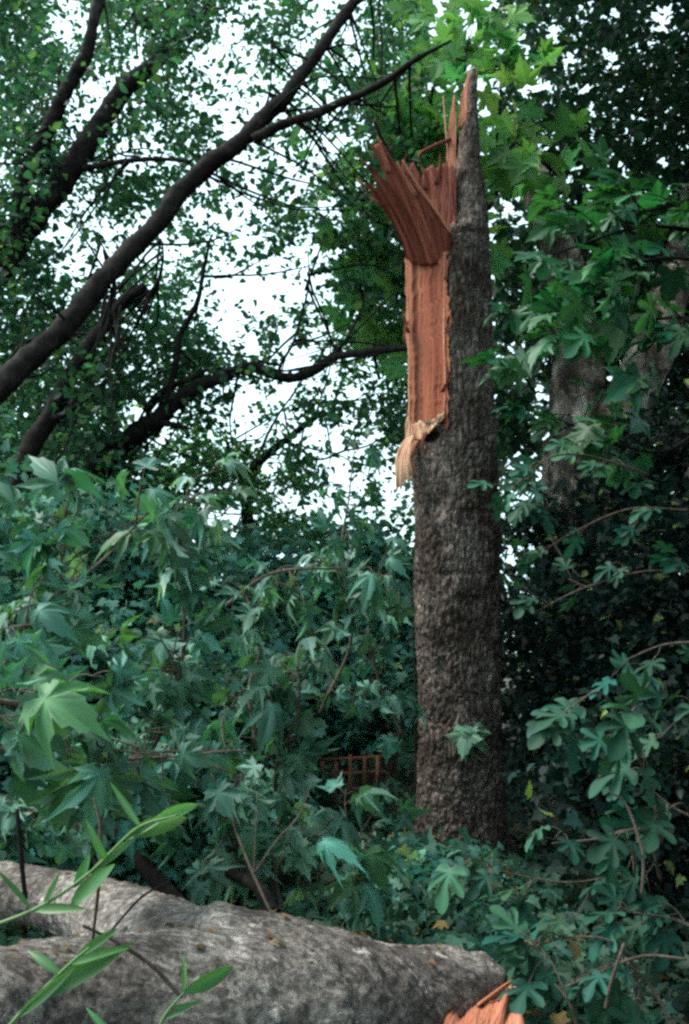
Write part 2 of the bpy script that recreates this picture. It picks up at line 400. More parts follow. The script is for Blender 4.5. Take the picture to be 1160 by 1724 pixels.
f1, f2 = worley(q * np.array([25, 25, 7.0]), 11)
g1, g2 = worley(q * np.array([46, 46, 22.0]), 21)
plate = np.clip((f2 - f1) * 4.5, 0, 1) ** .7; plate2 = np.clip((g2 - g1) * 3.5, 0, 1) ** .7
lowf = fbm(base * np.array([2.2, 2.2, 1.2]), 31)
rough_amt = np.clip((zz - 1.2) / -1.0, 0, 1) * .4 + np.interp(pys, [117, 400, 720, 900, 1450], [.4, .5, .7, 1, 1.15])
disp = (plate * .020 + plate2 * .012 - .022) * rough_amt[:, None] * np.minimum(1, rx / .25)[:, None] + (lowf - .5) * .085 * np.minimum(1, rx / .28)[:, None] + (fbm(base * 30, 51, 3) - .5) * .022
V = base + nd * disp[..., None]
def dimple(V, px, py, rr, depth):
    c = P(px, py, TY - .3); d2 = ((V - c)[..., 0] / rr[0]) ** 2 + ((V - c)[..., 2] / rr[1]) ** 2
    w = np.exp(-d2 ** 2) * (V[..., 1] < TY)
    V[..., 1] += w * depth
dimple(V, 729, 731, (.055, .042), .10)
dimple(V, 735, 855, (.06, .09), .035); dimple(V, 790, 1010, (.12, .04), .03); dimple(V, 745, 1120, (.04, .06), .03)
dimple(V, 772, 965, (.16, .02), .02); dimple(V, 800, 860, (.12, .02), .02)
for _ in range(26):
    dimple(V, rng.uniform(700, 840), rng.uniform(720, 1420), (rng.uniform(.015, .06), rng.uniform(.01, .03)), rng.uniform(.008, .022))
Vf = V.reshape(-1, 3)
i = (np.arange(len(pys) - 1)[:, None] * NT + np.arange(NT)[None]); j = np.arange(len(pys) - 1)[:, None] * NT + (np.arange(NT)[None] + 1) % NT
Q = np.stack([i, j, j + NT, i + NT], -1).reshape(-1, 4)
top = np.arange(NT) + (len(pys) - 1) * NT
Vf = np.vstack([Vf, V[-1].mean(0) - np.array([0, 0, .03])])
Tt = np.column_stack([top, np.roll(top, -1), np.full(NT, len(Vf) - 1)])
mesh_obj('trunk', Vf, [Q, Tt], M['bark'], bt)

def sheet(name, base_pts, end_pts, n_u, n_v, thick, m, parent, bend=(0, 0, 0), grain=.008, depth_dir=(0, 1, 0), gs=None, k=0, gscale=1.0, jag=.004):
    """a torn plank: base line -> jagged end line, with thickness along depth_dir"""
    ub = np.linspace(0, 1, n_u)
    B = np.array([[np.interp(ub, np.linspace(0, 1, len(base_pts)), [p[c] for p in base_pts])] for c in range(3)])[:, 0].T
    eu = [e[0] for e in end_pts]
    E = np.array([np.interp(ub, eu, [e[1][c] for e in end_pts]) for c in range(3)]).T
    E = E + rng.normal(0, jag, (n_u, 1)) * unit(E - B)
    v = np.linspace(0, 1, n_v)
    G = B[None] * (1 - v)[:, None, None] + E[None] * v[:, None, None] + np.array(bend)[None, None] * (4 * v * (1 - v))[:, None, None]
    D = np.array(depth_dir, float); D = D / np.linalg.norm(D)
    dz = np.stack([np.broadcast_to(ub[None] * n_u * .16, G.shape[:2]) + .5 * np.sin(v * 5 + k)[:, None], np.broadcast_to(v[:, None] * 2.2, G.shape[:2]), np.zeros(G.shape[:2])], -1)
    ridge = (fbm(dz, 60 + k, 5) - .5) * 1.7 * grain + (np.abs(vnoise(dz * np.array([1.9, .5, 1]), 70 + k) - .5) < .05) * -grain * .8
    front = G - D * ridge[..., None]
    taper = np.interp(v, [0, .75, 1], [1, .8, .15])
    back = G + D * (thick * taper)[:, None, None] + D * ridge[..., None] * .5
    a = np.arange(n_v - 1)[:, None] * n_u + np.arange(n_u - 1)[None]
    Qf = np.stack([a, a + 1, a + n_u + 1, a + n_u], -1).reshape(-1, 4)
    n0 = n_v * n_u
    edge = []
    ring = [r_ * n_u for r_ in range(n_v)] + [(n_v - 1) * n_u + c for c in range(1, n_u)] + [r_ * n_u + n_u - 1 for r_ in range(n_v - 2, -1, -1)] + [c for c in range(n_u - 2, 0, -1)]
    for s0, s1 in zip(ring, ring[1:] + ring[:1]): edge.append([s0, s1, s1 + n0, s0 + n0])
    gr = np.broadcast_to(ub[None] * (gs or 1.0) * 2 * gscale, (n_v, n_u)).ravel()
    return mesh_obj(name, np.vstack([front.reshape(-1, 3), back.reshape(-1, 3)]), [Qf, Qf[:, ::-1] + n0, np.array(edge)], m, parent, False, {'grain': np.concatenate([gr, gr + .37])})

# bare face of the split, from the ledge up to the flap
nv, nu = 150, 60
pb = np.linspace(738, 398, nv)
lcb, rcb = P(rowv(pb, 1), pb, TY), P(rowv(pb, 2), pb, TY)
cb = (lcb[:, 0] + rcb[:, 0]) / 2; rb = (rcb[:, 0] - lcb[:, 0]) / 2
e = chord(pb); u = np.linspace(-.02, 1.0, nu)
A0 = np.stack([cb + rb * math.cos(T0), TY + rb * math.sin(T0), lcb[:, 2]], -1)
A1 = np.stack([cb + rb * np.cos(e), TY + rb * np.sin(e), lcb[:, 2]], -1)
wobr = (fbm(np.column_stack([pb * .09, 0 * pb, 0 * pb]), 66, 3) - .42) * .16; wobl = (fbm(np.column_stack([pb * .07, 0 * pb + 5, 0 * pb]), 67, 3) - .5) * .10
A0, A1 = A0 + (A1 - A0) * wobl[:, None], A1 + (A1 - A0) * wobr[:, None]
G = A0[:, None] * (1 - u)[None, :, None] + A1[:, None] * u[None, :, None]
nrm = unit(np.stack([(A1 - A0)[:, 1], -(A1 - A0)[:, 0], 0 * e], -1))
dz = np.stack([np.broadcast_to(u[None] * 26, (nv, nu)), np.broadcast_to(pb[:, None] * .006, (nv, nu)), np.zeros((nv, nu))], -1)
rid = (fbm(dz, 77, 3) - .5) * .035 - .012 * np.sin(np.pi * np.clip(u, 0, 1))[None] + .012
low = np.clip((pb - 690) / 40, 0, 1)[:, None] * .05
G = G + nrm[:, None] * (rid - low * (1 - u)[None] * 0)[..., None]
a = np.arange(nv - 1)[:, None] * nu + np.arange(nu - 1)[None]
mesh_obj('bare_wood', G.reshape(-1, 3), [np.stack([a, a + 1, a + nu + 1, a + nu], -1).reshape(-1, 4)], M['wood'], bt, True,
         {'grain': np.broadcast_to(u[None] * 1.0, (nv, nu)).ravel()})
# pale sapwood edges of the torn bark along the split
for nm, (pts, w) in {'sapwood_edge': ([(748, 690), (750, 640), (747, 560), (749, 480), (748, 410)], .0045), 'sapwood_edge.001': ([(690, 700), (689, 640), (688, 560), (686, 480), (684, 410)], .005)}.items():
    ac = Acc(); yy = TY - .315 if pts[0][0] > 700 else TY - .03
    ac.tube([P(x + random.uniform(-1, 1), y, yy) for x, y in pts], [w, w * .8, w * 1.2, w * .7, w], 6, 40, .8, 3); ac.build('sapwood_edge', M['pale'], bt, attr='grain')
# ledge at the bottom of the split
sheet('ledge', [P(693, 742, TY - .06), P(712, 741, TY - .22), P(728, 722, TY - .33), P(748, 704, TY - .34)], [(0, P(692, 716, TY - .10)), (.2, P(702, 712, TY - .2)), (.35, P(708, 706, TY - .24)), (.5, P(717, 716, TY - .30)), (.7, P(732, 703, TY - .33)), (1, P(748, 689, TY - .34))],
      40, 10, .05, M['pale'], bt, grain=.014, k=2)
# hanging splinter
sheet('hanging_splinter', [P(684, 736, TY - .13), P(697, 732, TY - .2)],
      [(0, P(665, 790, TY - .16)), (.08, P(667, 832, TY - .17)), (.16, P(672, 818, TY - .17)), (.24, P(676, 829, TY - .18)), (.33, P(678, 812, TY - .19)), (.45, P(683, 824, TY - .19)), (.55, P(684, 806, TY - .2)), (.66, P(690, 815, TY - .21)), (.8, P(692, 795, TY - .22)), (.9, P(696, 803, TY - .22)), (1, P(698, 785, TY - .22))],
      44, 10, .025, M['pale'], bt, bend=(-.03, -.03, 0), grain=.006, k=5)
sheet('wood_splinter', [P(683, 742, TY - .12), P(691, 742, TY - .14)], [(0, P(682, 712, TY - .12)), (.5, P(687, 698, TY - .12)), (1, P(690, 706, TY - .13))], 8, 5, .015, M['pale'], bt, k=6)
# torn flap leaning out to the left
flap = sheet('splintered_flap', [P(683, 436, TY - .05), P(705, 446, TY - .125), P(730, 446, TY - .235), P(756, 425, TY - .325)],
      [(0, P(630, 336, TY - .30)), (.05, P(617, 303, TY - .34)), (.10, P(626, 312, TY - .36)), (.20, P(640, 328, TY - .38)), (.26, P(628, 296, TY - .42)), (.31, P(610, 271, TY - .46)), (.36, P(624, 280, TY - .46)), (.46, P(652, 306, TY - .44)),
       (.52, P(634, 262, TY - .50)), (.56, P(622, 241, TY - .52)), (.60, P(630, 246, TY - .52)), (.64, P(641, 236, TY - .52)), (.70, P(651, 256, TY - .52)), (.78, P(672, 283, TY - .50)), (.85, P(681, 289, TY - .50)), (.93, P(706, 322, TY - .46)), (1, P(738, 366, TY - .42))],
      110, 34, .06, M['redwood'], bt, bend=(.035, -.03, -.01), grain=.016, depth_dir=(.55, .8, .1), gs=1.2, k=7)
# red stub behind the flap
sheet('splintered_stub', [P(690, 412, TY - .02), P(730, 412, TY - .12), P(766, 402, TY - .24)],
      [(0, P(672, 300, TY - .05)), (.05, P(679, 267, TY - .05)), (.12, P(688, 284, TY - .06)), (.2, P(696, 271, TY - .08)), (.28, P(703, 288, TY - .1)), (.36, P(712, 302, TY - .1)), (.42, P(713, 288, TY - .12)), (.5, P(721, 281, TY - .12)), (.58, P(729, 277, TY - .14)), (.64, P(735, 283, TY - .14)),
       (.76, P(751, 274, TY - .16)), (.84, P(756, 262, TY - .17)), (.9, P(759, 244, TY - .18)), (.95, P(763, 262, TY - .18)), (1, P(767, 290, TY - .2))],
      100, 24, .16, M['redwood'], bt, grain=.012, depth_dir=(-.2, 1, 0), gs=1.5, k=8)
# thin wall of pale wood along the flap's inner edge
ac = Acc(); ac.tube([P(678, 270, TY - .5), P(690, 290, TY - .5), P(708, 318, TY - .48), P(735, 355, TY - .45), P(760, 392, TY - .42)], [.004, .009, .010, .010, .012], 6, 40, .6, 4); ac.build('torn_edge', M['chunk'], flap, attr='grain')
# splinters on the spike
sheet('wood_splinter', [P(752, 262, TY - .19), P(758, 285, TY - .2), P(768, 287, TY - .22)], [(0, P(755, 215, TY - .17)), (.35, P(760, 180, TY - .17)), (.6, P(765, 157, TY - .18)), (.8, P(767, 178, TY - .18)), (1, P(768, 205, TY - .19))], 22, 12, .04, M['chunk'], bt, grain=.005, k=9)
sheet('wood_splinter', [P(772, 215, TY - .16), P(778, 215, TY - .17), P(784, 205, TY - .18)], [(0, P(776, 165, TY - .13)), (.4, P(783, 138, TY - .12)), (.7, P(792, 114, TY - .12)), (.85, P(791, 124, TY - .12)), (1, P(789, 140, TY - .13))], 20, 14, .03, M['chunk'], bt, grain=.004, k=10)
sheet('wood_splinter', [P(760, 330, TY - .25), P(768, 390, TY - .28)], [(0, P(756, 280, TY - .2)), (.4, P(764, 268, TY - .2)), (1, P(769, 300, TY - .22))], 16, 10, .03, M['redwood'], bt, grain=.005, k=11)
ac = Acc(); ac.tube([P(758, 235, TY - .2), P(735, 244, TY - .28), P(714, 254, TY - .32), P(707, 260, TY - .33), P(705, 268, TY - .33)], [.018, .017, .015, .011, .005], 6, 30, .5, 6); ac.build('loose_strip', M['redwood'], bt, attr='grain')
ac = Acc(); ac.tube([P(746, 162, TY - .15), P(749, 200, TY - .17), P(752, 235, TY - .18), P(755, 265, TY - .18)], [.003, .006, .006, .004], 5, 20); ac.build('loose_strip', M['pale'], bt, attr='grain')
ac = Acc(); ac.tube([P(821, 348, TY), P(826, 344, TY - .06), P(831, 340, TY - .08)], [.03, .026, .016], 8, 12, .4, 3); ac.build('branch_stub', M['bark'], bt)

# loose slivers standing off the torn edges
sl_rng = np.random.default_rng(23)
for (x0, y0, x1, y1, d0, d1, w) in [(640, 300, 604, 262, .42, .50, 5), (630, 322, 600, 300, .36, .40, 4), (655, 290, 636, 228, .48, .56, 5), (690, 300, 684, 256, .10, .08, 4), (735, 310, 741, 258, .16, .14, 4), (716, 320, 709, 274, .14, .1, 4), (700, 330, 668, 270, .48, .54, 5),
                                   (650, 345, 622, 330, .36, .36, 5), (752, 560, 757, 520, .34, .36, 3), (688, 560, 678, 520, .05, .08, 3), (686, 540, 680, 575, .06, .1, 3), (750, 470, 756, 430, .33, .35, 3), (744, 660, 752, 610, .34, .36, 4), (700, 742, 690, 770, .22, .26, 5), (716, 728, 708, 760, .28, .32, 4)]:
    sheet('wood_splinter', [P(x0 - w, y0, TY - d0), P(x0 + w, y0, TY - d0)], [(0, P(x1 - .8, y1 + 4, TY - d1)), (.5, P(x1, y1, TY - d1)), (1, P(x1 + .8, y1 + 6, TY - d1))], 7, 8, .012, M[['redwood', 'chunk', 'pale'][sl_rng.integers(0, 3) if y0 > 400 else sl_rng.integers(0, 2)]], bt, bend=(sl_rng.normal(0, .012), -.01, 0), grain=.004, k=int(x0) % 40)

# ------------------------------------------------------------------ fallen log (three limbs blended by a voxel remesh)
def remesh(acc, voxel):
    me = bpy.data.meshes.new('tmp'); V = np.concatenate(acc.V)
    me.from_pydata([tuple(v) for v in V], [], [list(map(int, f)) for grp in acc.Q + acc.T for f in grp])
    ob = bpy.data.objects.new('tmp', me); COL.objects.link(ob)
    md = ob.modifiers.new('r', 'REMESH'); md.mode = 'VOXEL'; md.voxel_size = voxel
    sm = ob.modifiers.new('s', 'SMOOTH'); sm.iterations = 14; sm.factor = .5
    dg = bpy.context.evaluated_depsgraph_get(); em = ob.evaluated_get(dg).to_mesh()
    n = len(em.vertices); co = np.empty(n * 3, np.float32); em.vertices.foreach_get('co', co)
    no = np.empty(n * 3, np.float32); em.vertices.foreach_get('normal', no)
    fs = [list(p.vertices) for p in em.polygons]
    ob.evaluated_get(dg).to_mesh_clear(); bpy.data.objects.remove(ob)
    return co.reshape(-1, 3).astype(float), no.reshape(-1, 3).astype(float), fs
def limb(ac, lst, seg=28, n=60):
    """list of (px, top row, Y, radius): tube whose upper silhouette passes there"""
    c = np.array([P(px, py, Y) for px, py, Y, r in lst]); r = np.array([l[3] for l in lst])
    c[:, 2] -= r * .97; c[:, 1] += r * .28
    ac.tube(c, r, seg, n)
ac = Acc()
limb(ac, [(300, 1540, 2.75, .29), (450, 1565, 2.8, .31), (560, 1584, 2.9, .28), (640, 1602, 3.0, .23), (700, 1607, 3.1, .18), (760, 1606, 3.2, .15), (806, 1620, 3.25, .13), (836, 1655, 3.3, .08)], n=90)
limb(ac, [(430, 1566, 2.85, .29), (300, 1538, 2.95, .23), (180, 1492, 3.3, .125), (60, 1466, 3.6, .10), (-80, 1450, 3.9, .10), (-300, 1430, 4.3, .09), (-700, 1420, 4.9, .06), (-1100, 1440, 5.6, .02)], n=70)
limb(ac, [(470, 1590, 2.75, .30), (340, 1582, 2.6, .26), (220, 1594, 2.5, .22), (100, 1602, 2.4, .20), (0, 1617, 2.3, .20), (-140, 1640, 2.1, .19), (-400, 1680, 1.9, .18)], n=70)
V, NN, fs = remesh(ac, .016)
lowd = (fbm(V * 3.0, 80, 3) - .5) * .035 + (fbm(V * 16, 81, 3) - .5) * .013
w1, w2 = worley(V * np.array([13, 22, 22.0]) + fbm(V * 8, 82, 2)[:, None] * 1.5, 83)
endw = np.clip((V[:, 0] - P(690, 1600, 3.1)[0]) / .2, 0, 1)
streak = (fbm(np.column_stack([V[:, 0] * 6, V[:, 1] * 30, V[:, 2] * 30]), 84, 3) - .5) * .05 * endw
V = V + NN * (lowd + np.clip((w2 - w1) * 1.8, 0, 1)[:, None].ravel() * .007 + (fbm(V * np.array([30, 60, 60.0]), 85, 3) - .5) * .012 + streak)[:, None]
quads = np.array([f for f in fs if len(f) == 4])
up = np.where((NN[:, 2] > .75) & (V[:, 1] < 3.6))[0]; LOGTOP = V[rng.choice(up, 90)]
log = thing('fallen_log', (P(450, 1600, 3.0)[0], 3.0, 0), 'thick grey forked log with rough bark lying across the foreground', 'log')
mesh_obj('log_bark', V, [quads] + [np.array([f]) for f in fs if len(f) == 3], M['log'], log)
sheet('torn_bark', [P(665, 1655, 3.0), P(725, 1660, 3.04)], [(0, P(676, 1672, 2.95)), (.3, P(690, 1695, 2.94)), (.5, P(700, 1692, 2.94)), (.75, P(715, 1678, 2.96)), (1, P(730, 1672, 3.0))], 24, 8, .03, M['log'], log, bend=(0, -.03, 0), grain=.01, k=12)

# torn chunk of red wood by the log's end
ch = thing('wood_chunk', (P(830, 1700, 3.1)[0], 3.1, .1), 'torn orange red chunk of fresh wood lying below the broken log end', 'wood chunk')
sheet('torn_plank', [P(735, 1770, 2.9), P(880, 1775, 2.9)], [(0, P(757, 1702, 3.1)), (.1, P(764, 1696, 3.1)), (.2, P(777, 1716, 3.1)), (.3, P(790, 1700, 3.12)), (.36, P(800, 1690, 3.15)), (.42, P(812, 1696, 3.15)), (.5, P(832, 1680, 3.2)), (.56, P(842, 1682, 3.2)), (.63, P(857, 1656, 3.25)), (.68, P(862, 1668, 3.25)), (.74, P(850, 1694, 3.22)), (.8, P(846, 1700, 3.2)), (.88, P(868, 1692, 3.2)), (.94, P(874, 1688, 3.2)), (1, P(876, 1706, 3.15))],
      60, 22, .10, M['chunk'], ch, bend=(0, -.05, .05), grain=.007, depth_dir=(0, .6, -1), gs=1.2, k=14, jag=.007)
sheet('wood_splinter', [P(848, 1664, 3.2), P(854, 1656, 3.2)], [(0, P(886, 1676, 3.15)), (1, P(887, 1670, 3.15))], 6, 8, .012, M['pale'], ch, grain=.003, k=15)
sheet('wood_splinter', [P(800, 1700, 3.05), P(806, 1692, 3.05)], [(0, P(868, 1652, 3.2)), (1, P(866, 1647, 3.2))], 6, 8, .02, M['chunk'], ch, grain=.003, k=16)
sheet('wood_splinter', [P(760, 1740, 3.0), P(775, 1745, 3.0)], [(0, P(745, 1712, 3.05)), (.5, P(752, 1704, 3.05)), (1, P(768, 1716, 3.05))], 8, 8, .02, M['chunk'], ch, grain=.004, k=17)

# ------------------------------------------------------------------ leaning trees of the upper left
def skeleton(ac, stems):
    pts = []
    for s in stems:
        c = ac.tube(PP([p[:3] for p in s]), [p[3] * .8 for p in s], 14, 26 * len(s), .45, 5, .06); pts.append(c)
    return np.concatenate(pts)
TREES = [
 dict(name='leaning_tree', label='leaning tree with the thickest dark limb running from left edge to top centre',
  trunk=[[(-520, 1260, 6.4, .17), (-250, 900, 6.6, .14), (0, 650, 7.0, .118), (110, 545, 7.2, .110), (250, 390, 7.4, .10), (340, 285, 7.5, .098), (430, 215, 7.6, .088), (520, 110, 7.7, .068), (585, 22, 7.8, .062), (650, -70, 7.9, .05)]],
  branch=[[(425, 235, 7.55, .06), (500, 200, 7.5, .05), (580, 175, 7.4, .045), (650, 135, 7.3, .04), (690, 110, 7.2, .03), (760, 70, 7.2, .015)],
          [(585, 25, 7.8, .05), (600, 5, 7.8, .04), (660, -30, 7.8, .03)], [(345, 290, 7.5, .02), (343, 255, 7.5, .012), (350, 235, 7.5, .004)],
          [(445, 190, 7.6, .014), (455, 140, 7.6, .01), (460, 60, 7.6, .006)], [(590, 172, 7.4, .012), (610, 195, 7.3, .01), (640, 215, 7.2, .005)]]),
 dict(name='leaning_tree', label='forked dark leaning tree in the top left corner, two stems parting low',
  trunk=[[(-420, 1150, 8.0, .2), (-160, 720, 8.2, .18), (-20, 480, 8.4, .165), (60, 360, 8.5, .15), (135, 265, 8.6, .135), (200, 165, 8.7, .12), (265, 100, 8.8, .095), (330, 35, 8.9, .06), (352, 10, 8.9, .045), (356, -70, 9, .03)],
         [(25, 400, 8.4, .10), (38, 310, 8.3, .09), (80, 220, 8.2, .085), (125, 130, 8.1, .08), (155, 50, 8.0, .07), (175, -40, 8, .06)]],
  branch=[[(130, 285, 8.6, .05), (180, 280, 8.5, .035), (250, 272, 8.4, .03), (320, 275, 8.3, .015)], [(75, 290, 8.5, .04), (95, 200, 8.4, .03), (100, 110, 8.4, .02)], [(232, 90, 8.7, .014), (230, 40, 8.7, .012), (233, -10, 8.7, .01)]]),
 dict(name='leaning_tree', label='thin dark leaning tree hooking over beneath the thickest limb, left of centre',
  trunk=[[(-150, 1120, 7.4, .12), (-40, 950, 7.5, .115), (20, 820, 7.6, .11), (75, 710, 7.7, .10), (150, 590, 7.8, .075), (200, 515, 7.9, .06), (238, 482, 8, .05)]],
  branch=[[(235, 485, 8, .035), (252, 492, 8, .03), (266, 475, 8, .022), (272, 440, 8, .014), (268, 400, 8, .008)], [(75, 705, 7.7, .05), (120, 690, 7.6, .03), (180, 640, 7.5, .02)], [(185, 535, 7.9, .02), (190, 460, 7.9, .015), (170, 400, 7.9, .008)]]),
 dict(name='leaning_tree', label='dark tree whose long crooked limb reaches level across to the broken tree',
  trunk=[[(-200, 1230, 8.4, .22), (-40, 1000, 8.5, .20), (80, 860, 8.6, .17), (160, 790, 8.6, .15), (220, 735, 8.6, .13), (285, 690, 8.6, .11)]],
  branch=[[(280, 692, 8.6, .10), (340, 648, 8.5, .075), (390, 630, 8.4, .065), (432, 620, 8.4, .062), (460, 632, 8.4, .055), (495, 637, 8.4, .055), (530, 622, 8.4, .055), (560, 606, 8.4, .05), (620, 596, 8.3, .042), (690, 588, 8.2, .038), (740, 580, 8.2, .03)],
          [(260, 708, 8.6, .05), (300, 715, 8.5, .03), (320, 722, 8.5, .012)], [(285, 680, 8.5, .04), (300, 580, 8.4, .036), (325, 520, 8.4, .032), (345, 450, 8.4, .024), (358, 400, 8.4, .012)],
          [(470, 630, 8.4, .02), (500, 560, 8.3, .016), (520, 490, 8.3, .012), (522, 420, 8.3, .007)], [(240, 690, 8.6, .05), (270, 660, 8.6, .04), (350, 620, 8.6, .02)]]),
 dict(name='background_tree', label='slender tree farther back, seen through the bright gap left of the broken tree',
  trunk=[[(415, 1180, 11, .11), (415, 980, 11, .10), (418, 840, 11, .09), (440, 780, 11, .07), (490, 735, 11, .05), (530, 705, 11, .035), (545, 690, 11, .02)]],
  branch=[[(417, 850, 11, .04), (400, 780, 11, .03), (380, 740, 11, .02)], [(480, 745, 11, .03), (540, 770, 11, .02), (640, 740, 11, .012), (690, 700, 11, .008)], [(420, 800, 11, .03), (470, 700, 11.3, .02), (560, 560, 11.6, .015), (620, 430, 12, .01)]]),
]
GRID = """
99437799965682268
98537479337765378
98865576325647479
99642576332536489
89612677545462589
78626756743673689
67765347655555588
57766776554546788
76347754644555699
84254555434564799
98643554343453799
97544766421235888
98656765420224888
88778677524445888
88887777864435888
98888778885325667
89887768752357448
57988456752345778
87898656762432548
68999876897466233
77988887675566433
88888986424664356
99999998969999555
"""
GRID = np.array([[int(c) for c in l.rstrip()[:17]] for l in GRID.strip().split('\n')], float) / 9.0
def dens(px, py):
    gx = np.clip(px / 40 - .5, 0, GRID.shape[1] - 1.001); gy = np.clip(py / 40 - .5, 0, GRID.shape[0] - 1.001)
    ix, iy = gx.astype(int), gy.astype(int); fx, fy = gx - ix, gy - iy
    return (GRID[iy, ix] * (1 - fx) + GRID[iy, ix + 1] * fx) * (1 - fy) + (GRID[iy + 1, ix] * (1 - fx) + GRID[iy + 1, ix + 1] * fx) * fy
roots, skel = [], []
for T in TREES:
    b0 = P(*T['trunk'][0][0][:3])
    rt = thing(T['name'], (b0[0], b0[1], 0), T['label'], 'tree', 'dark leaning trees of the left side' if T['name'] == 'leaning_tree' else None)
    ac = Acc(); sk = [skeleton(ac, T['trunk'])]
    # reach the ground
    ac.tube([b0, (b0[0] - .3, b0[1], b0[2] * .4), (b0[0] - .45, b0[1], -.1)], [T['trunk'][0][0][3], T['trunk'][0][0][3] * 1.1, T['trunk'][0][0][3] * 1.4], 12, 20, .15)
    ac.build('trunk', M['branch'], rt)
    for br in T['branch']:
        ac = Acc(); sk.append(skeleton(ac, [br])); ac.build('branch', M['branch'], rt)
    roots.append(rt); skel.append(np.concatenate(sk))
cells = 23 * 40.0
NC = 210000
px = rng.uniform(-160, 720, NC); py = rng.uniform(-160, 930, NC)
d = dens(px, py)
qn = np.column_stack([px / 30, py / 30, 0 * px])
cl = fbm(qn, 90, 3); cl2 = vnoise(qn * 2.6, 97)
depth = 7.2 + 4.2 * fbm(np.column_stack([px / 150, py / 150, 0 * px]), 91, 2) + rng.normal(0, .5, NC)
depth = np.where(rng.random(NC) < .35, depth + rng.uniform(.5, 3.0, NC), depth)
size = rng.uniform(.06, .115, NC)
area = (size ** 2 * .42 * .55) * (F / depth) ** 2
cover = np.clip(d * np.where(px < 340, 1.28, 1.16) + .03, 0, .992)
cover = np.where(cover < .85, np.clip(cover + (cl - .5) * 1.5 + (cl2 - .5) * .5, 0, .97), cover)
rate = -np.log(1 - cover) / area            # leaves per px^2
prob = rate * (880 * 1090) / NC
keep = rng.random(NC) < prob
px, py, depth, size = px[keep], py[keep], depth[keep], size[keep]
pos = P(px, py, depth)
dist = np.stack([np.min([np.linalg.norm((pos - s) * np.array([1, .5, 1]), axis=1) for s in sk[::6]], axis=0) for sk in skel], 1)
dist[:, 4] += .2
own = dist.argmin(1)
for k, rt in enumerate(roots):
    s = own == k; n_ = s.sum()
    tip, nr = rand_dirs(n_, .8, .8)
    lightish = fbm(pos[s] * .8, 95, 2)[:, None]
    tn = tints(n_, (.034, .084, .055), .3, .2, (.10, .16, .06), .06) * (.75 + .6 * lightish)
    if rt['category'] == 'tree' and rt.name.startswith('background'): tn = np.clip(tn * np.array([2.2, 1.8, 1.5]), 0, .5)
    leaf_obj('crown', SMALL, pos[s], tip, nr, size[s], tn, M['leaf'], rt, .1)
    # fine twigs that carry the leaves
    ac = Acc()
    src = skel[k]; cand = pos[s]
    for _ in range(46):
        a0 = src[rng.integers(len(src))]
        dd = np.linalg.norm(cand - a0, axis=1); near = np.where((dd > .4) & (dd < 1.7))[0]
        if not len(near): continue
        b1 = cand[rng.choice(near)]; mdl = (a0 + b1) / 2 + rng.normal(0, .1, 3)
        ac.tube([a0, mdl, b1], [.014, .009, .003], 5, 10, 0, 1, .05)
    if ac.n: ac.build('twigs', M['branch'], rt)

# ------------------------------------------------------------------ big plane tree behind on the right
pt = thing('plane_tree', (P(985, 1300, 9.5)[0], 9.5, 0), 'large plane tree with pale flaking trunk forking behind the broken tree', 'tree')
ac = Acc()
ac.tube(PP([(1010, 1560, 9.5), (1005, 1300, 9.5), (1000, 1000, 9.5), (990, 850, 9.5), (985, 740, 9.5)]), [.75, .62, .52, .47, .44], 40, 90, .10, 12); ac.build('trunk', M['plane'], pt)
ac = Acc(); ac.tube(PP([(985, 800, 9.45), (975, 690, 9.4), (972, 600, 9.3), (958, 480, 9.2), (930, 380, 9.0), (905, 320, 9.2), (880, 220, 9.8)]), [.34, .31, .26, .20, .17, .17, .10], 28, 80, .10, 14); ac.build('limb', M['plane'], pt)
ac = Acc(); ac.tube(PP([(990, 830, 9.4), (1040, 715, 9.2), (1075, 640, 9.1), (1098, 590, 9.0), (1125, 500, 9.3), (1160, 380, 9.9), (1190, 200, 10.5)]), [.30, .27, .24, .22, .2, .17, .12], 28, 80, .12, 15); ac.build('limb', M['plane'], pt)
# its dark crown in view, and unseen overhead leaves added to shade the right
holes = [(872, 355, 42, 30), (868, 610, 42, 42), (925, 690, 40, 60), (872, 80, 22, 34), (900, 142, 40, 16), (1122, 30, 24, 30), (985, 150, 16, 12), (1030, 90, 18, 10), (960, 100, 20, 8), (1000, 190, 14, 8), (935, 60, 26, 8), (948, 725, 14, 30)]
n_ = 70000
px = rng.uniform(835, 1500, n_); py = rng.uniform(-500, 760, n_); Y = rng.uniform(9.3, 13.5, n_)
ok = np.ones(n_, bool)
for hx, hy, a, b_ in holes:
    rr = ((px - hx) / a) ** 2 + ((py - hy) / b_) ** 2
    ok &= ~((rr < 1.0) & (rng.random(n_) > .06 + .35 * np.clip(rr - .4, 0, 1)))
fine = fbm(np.column_stack([px / 22, py / 22, 0 * px]), 99, 2)
ok &= ~((py < 330) & (fine > .675) & (px < 1130) & (rng.random(n_) < .96))
n_ok = ok.sum(); c1 = P(px[ok], py[ok], Y[ok])
n2 = 24000
c2 = np.column_stack([rng.uniform(.7, 9, n2), rng.uniform(-3, 13, n2), rng.uniform(4.6, 9.5, n2)])
c2 = c2[(c2[:, 2] > 1.8 + np.maximum(c2[:, 1], 0) * .80) & (c2[:, 0] > 1.0 + .05 * c2[:, 1])]
pos = np.vstack([c1, c2]); n_ = len(pos)
tip, nr = rand_dirs(n_, .9, .7)
sz = np.concatenate([rng.uniform(.08, .15, n_ok), rng.uniform(.25, .4, n_ - n_ok)])
leaf_obj('crown', SMALL, pos, tip, nr, sz, tints(n_, (.013, .033, .023), .3, .2, (.10, .08, .03), .01), M['leaf'], pt, .1)  # crown leaves tinted darker to stand in for shade

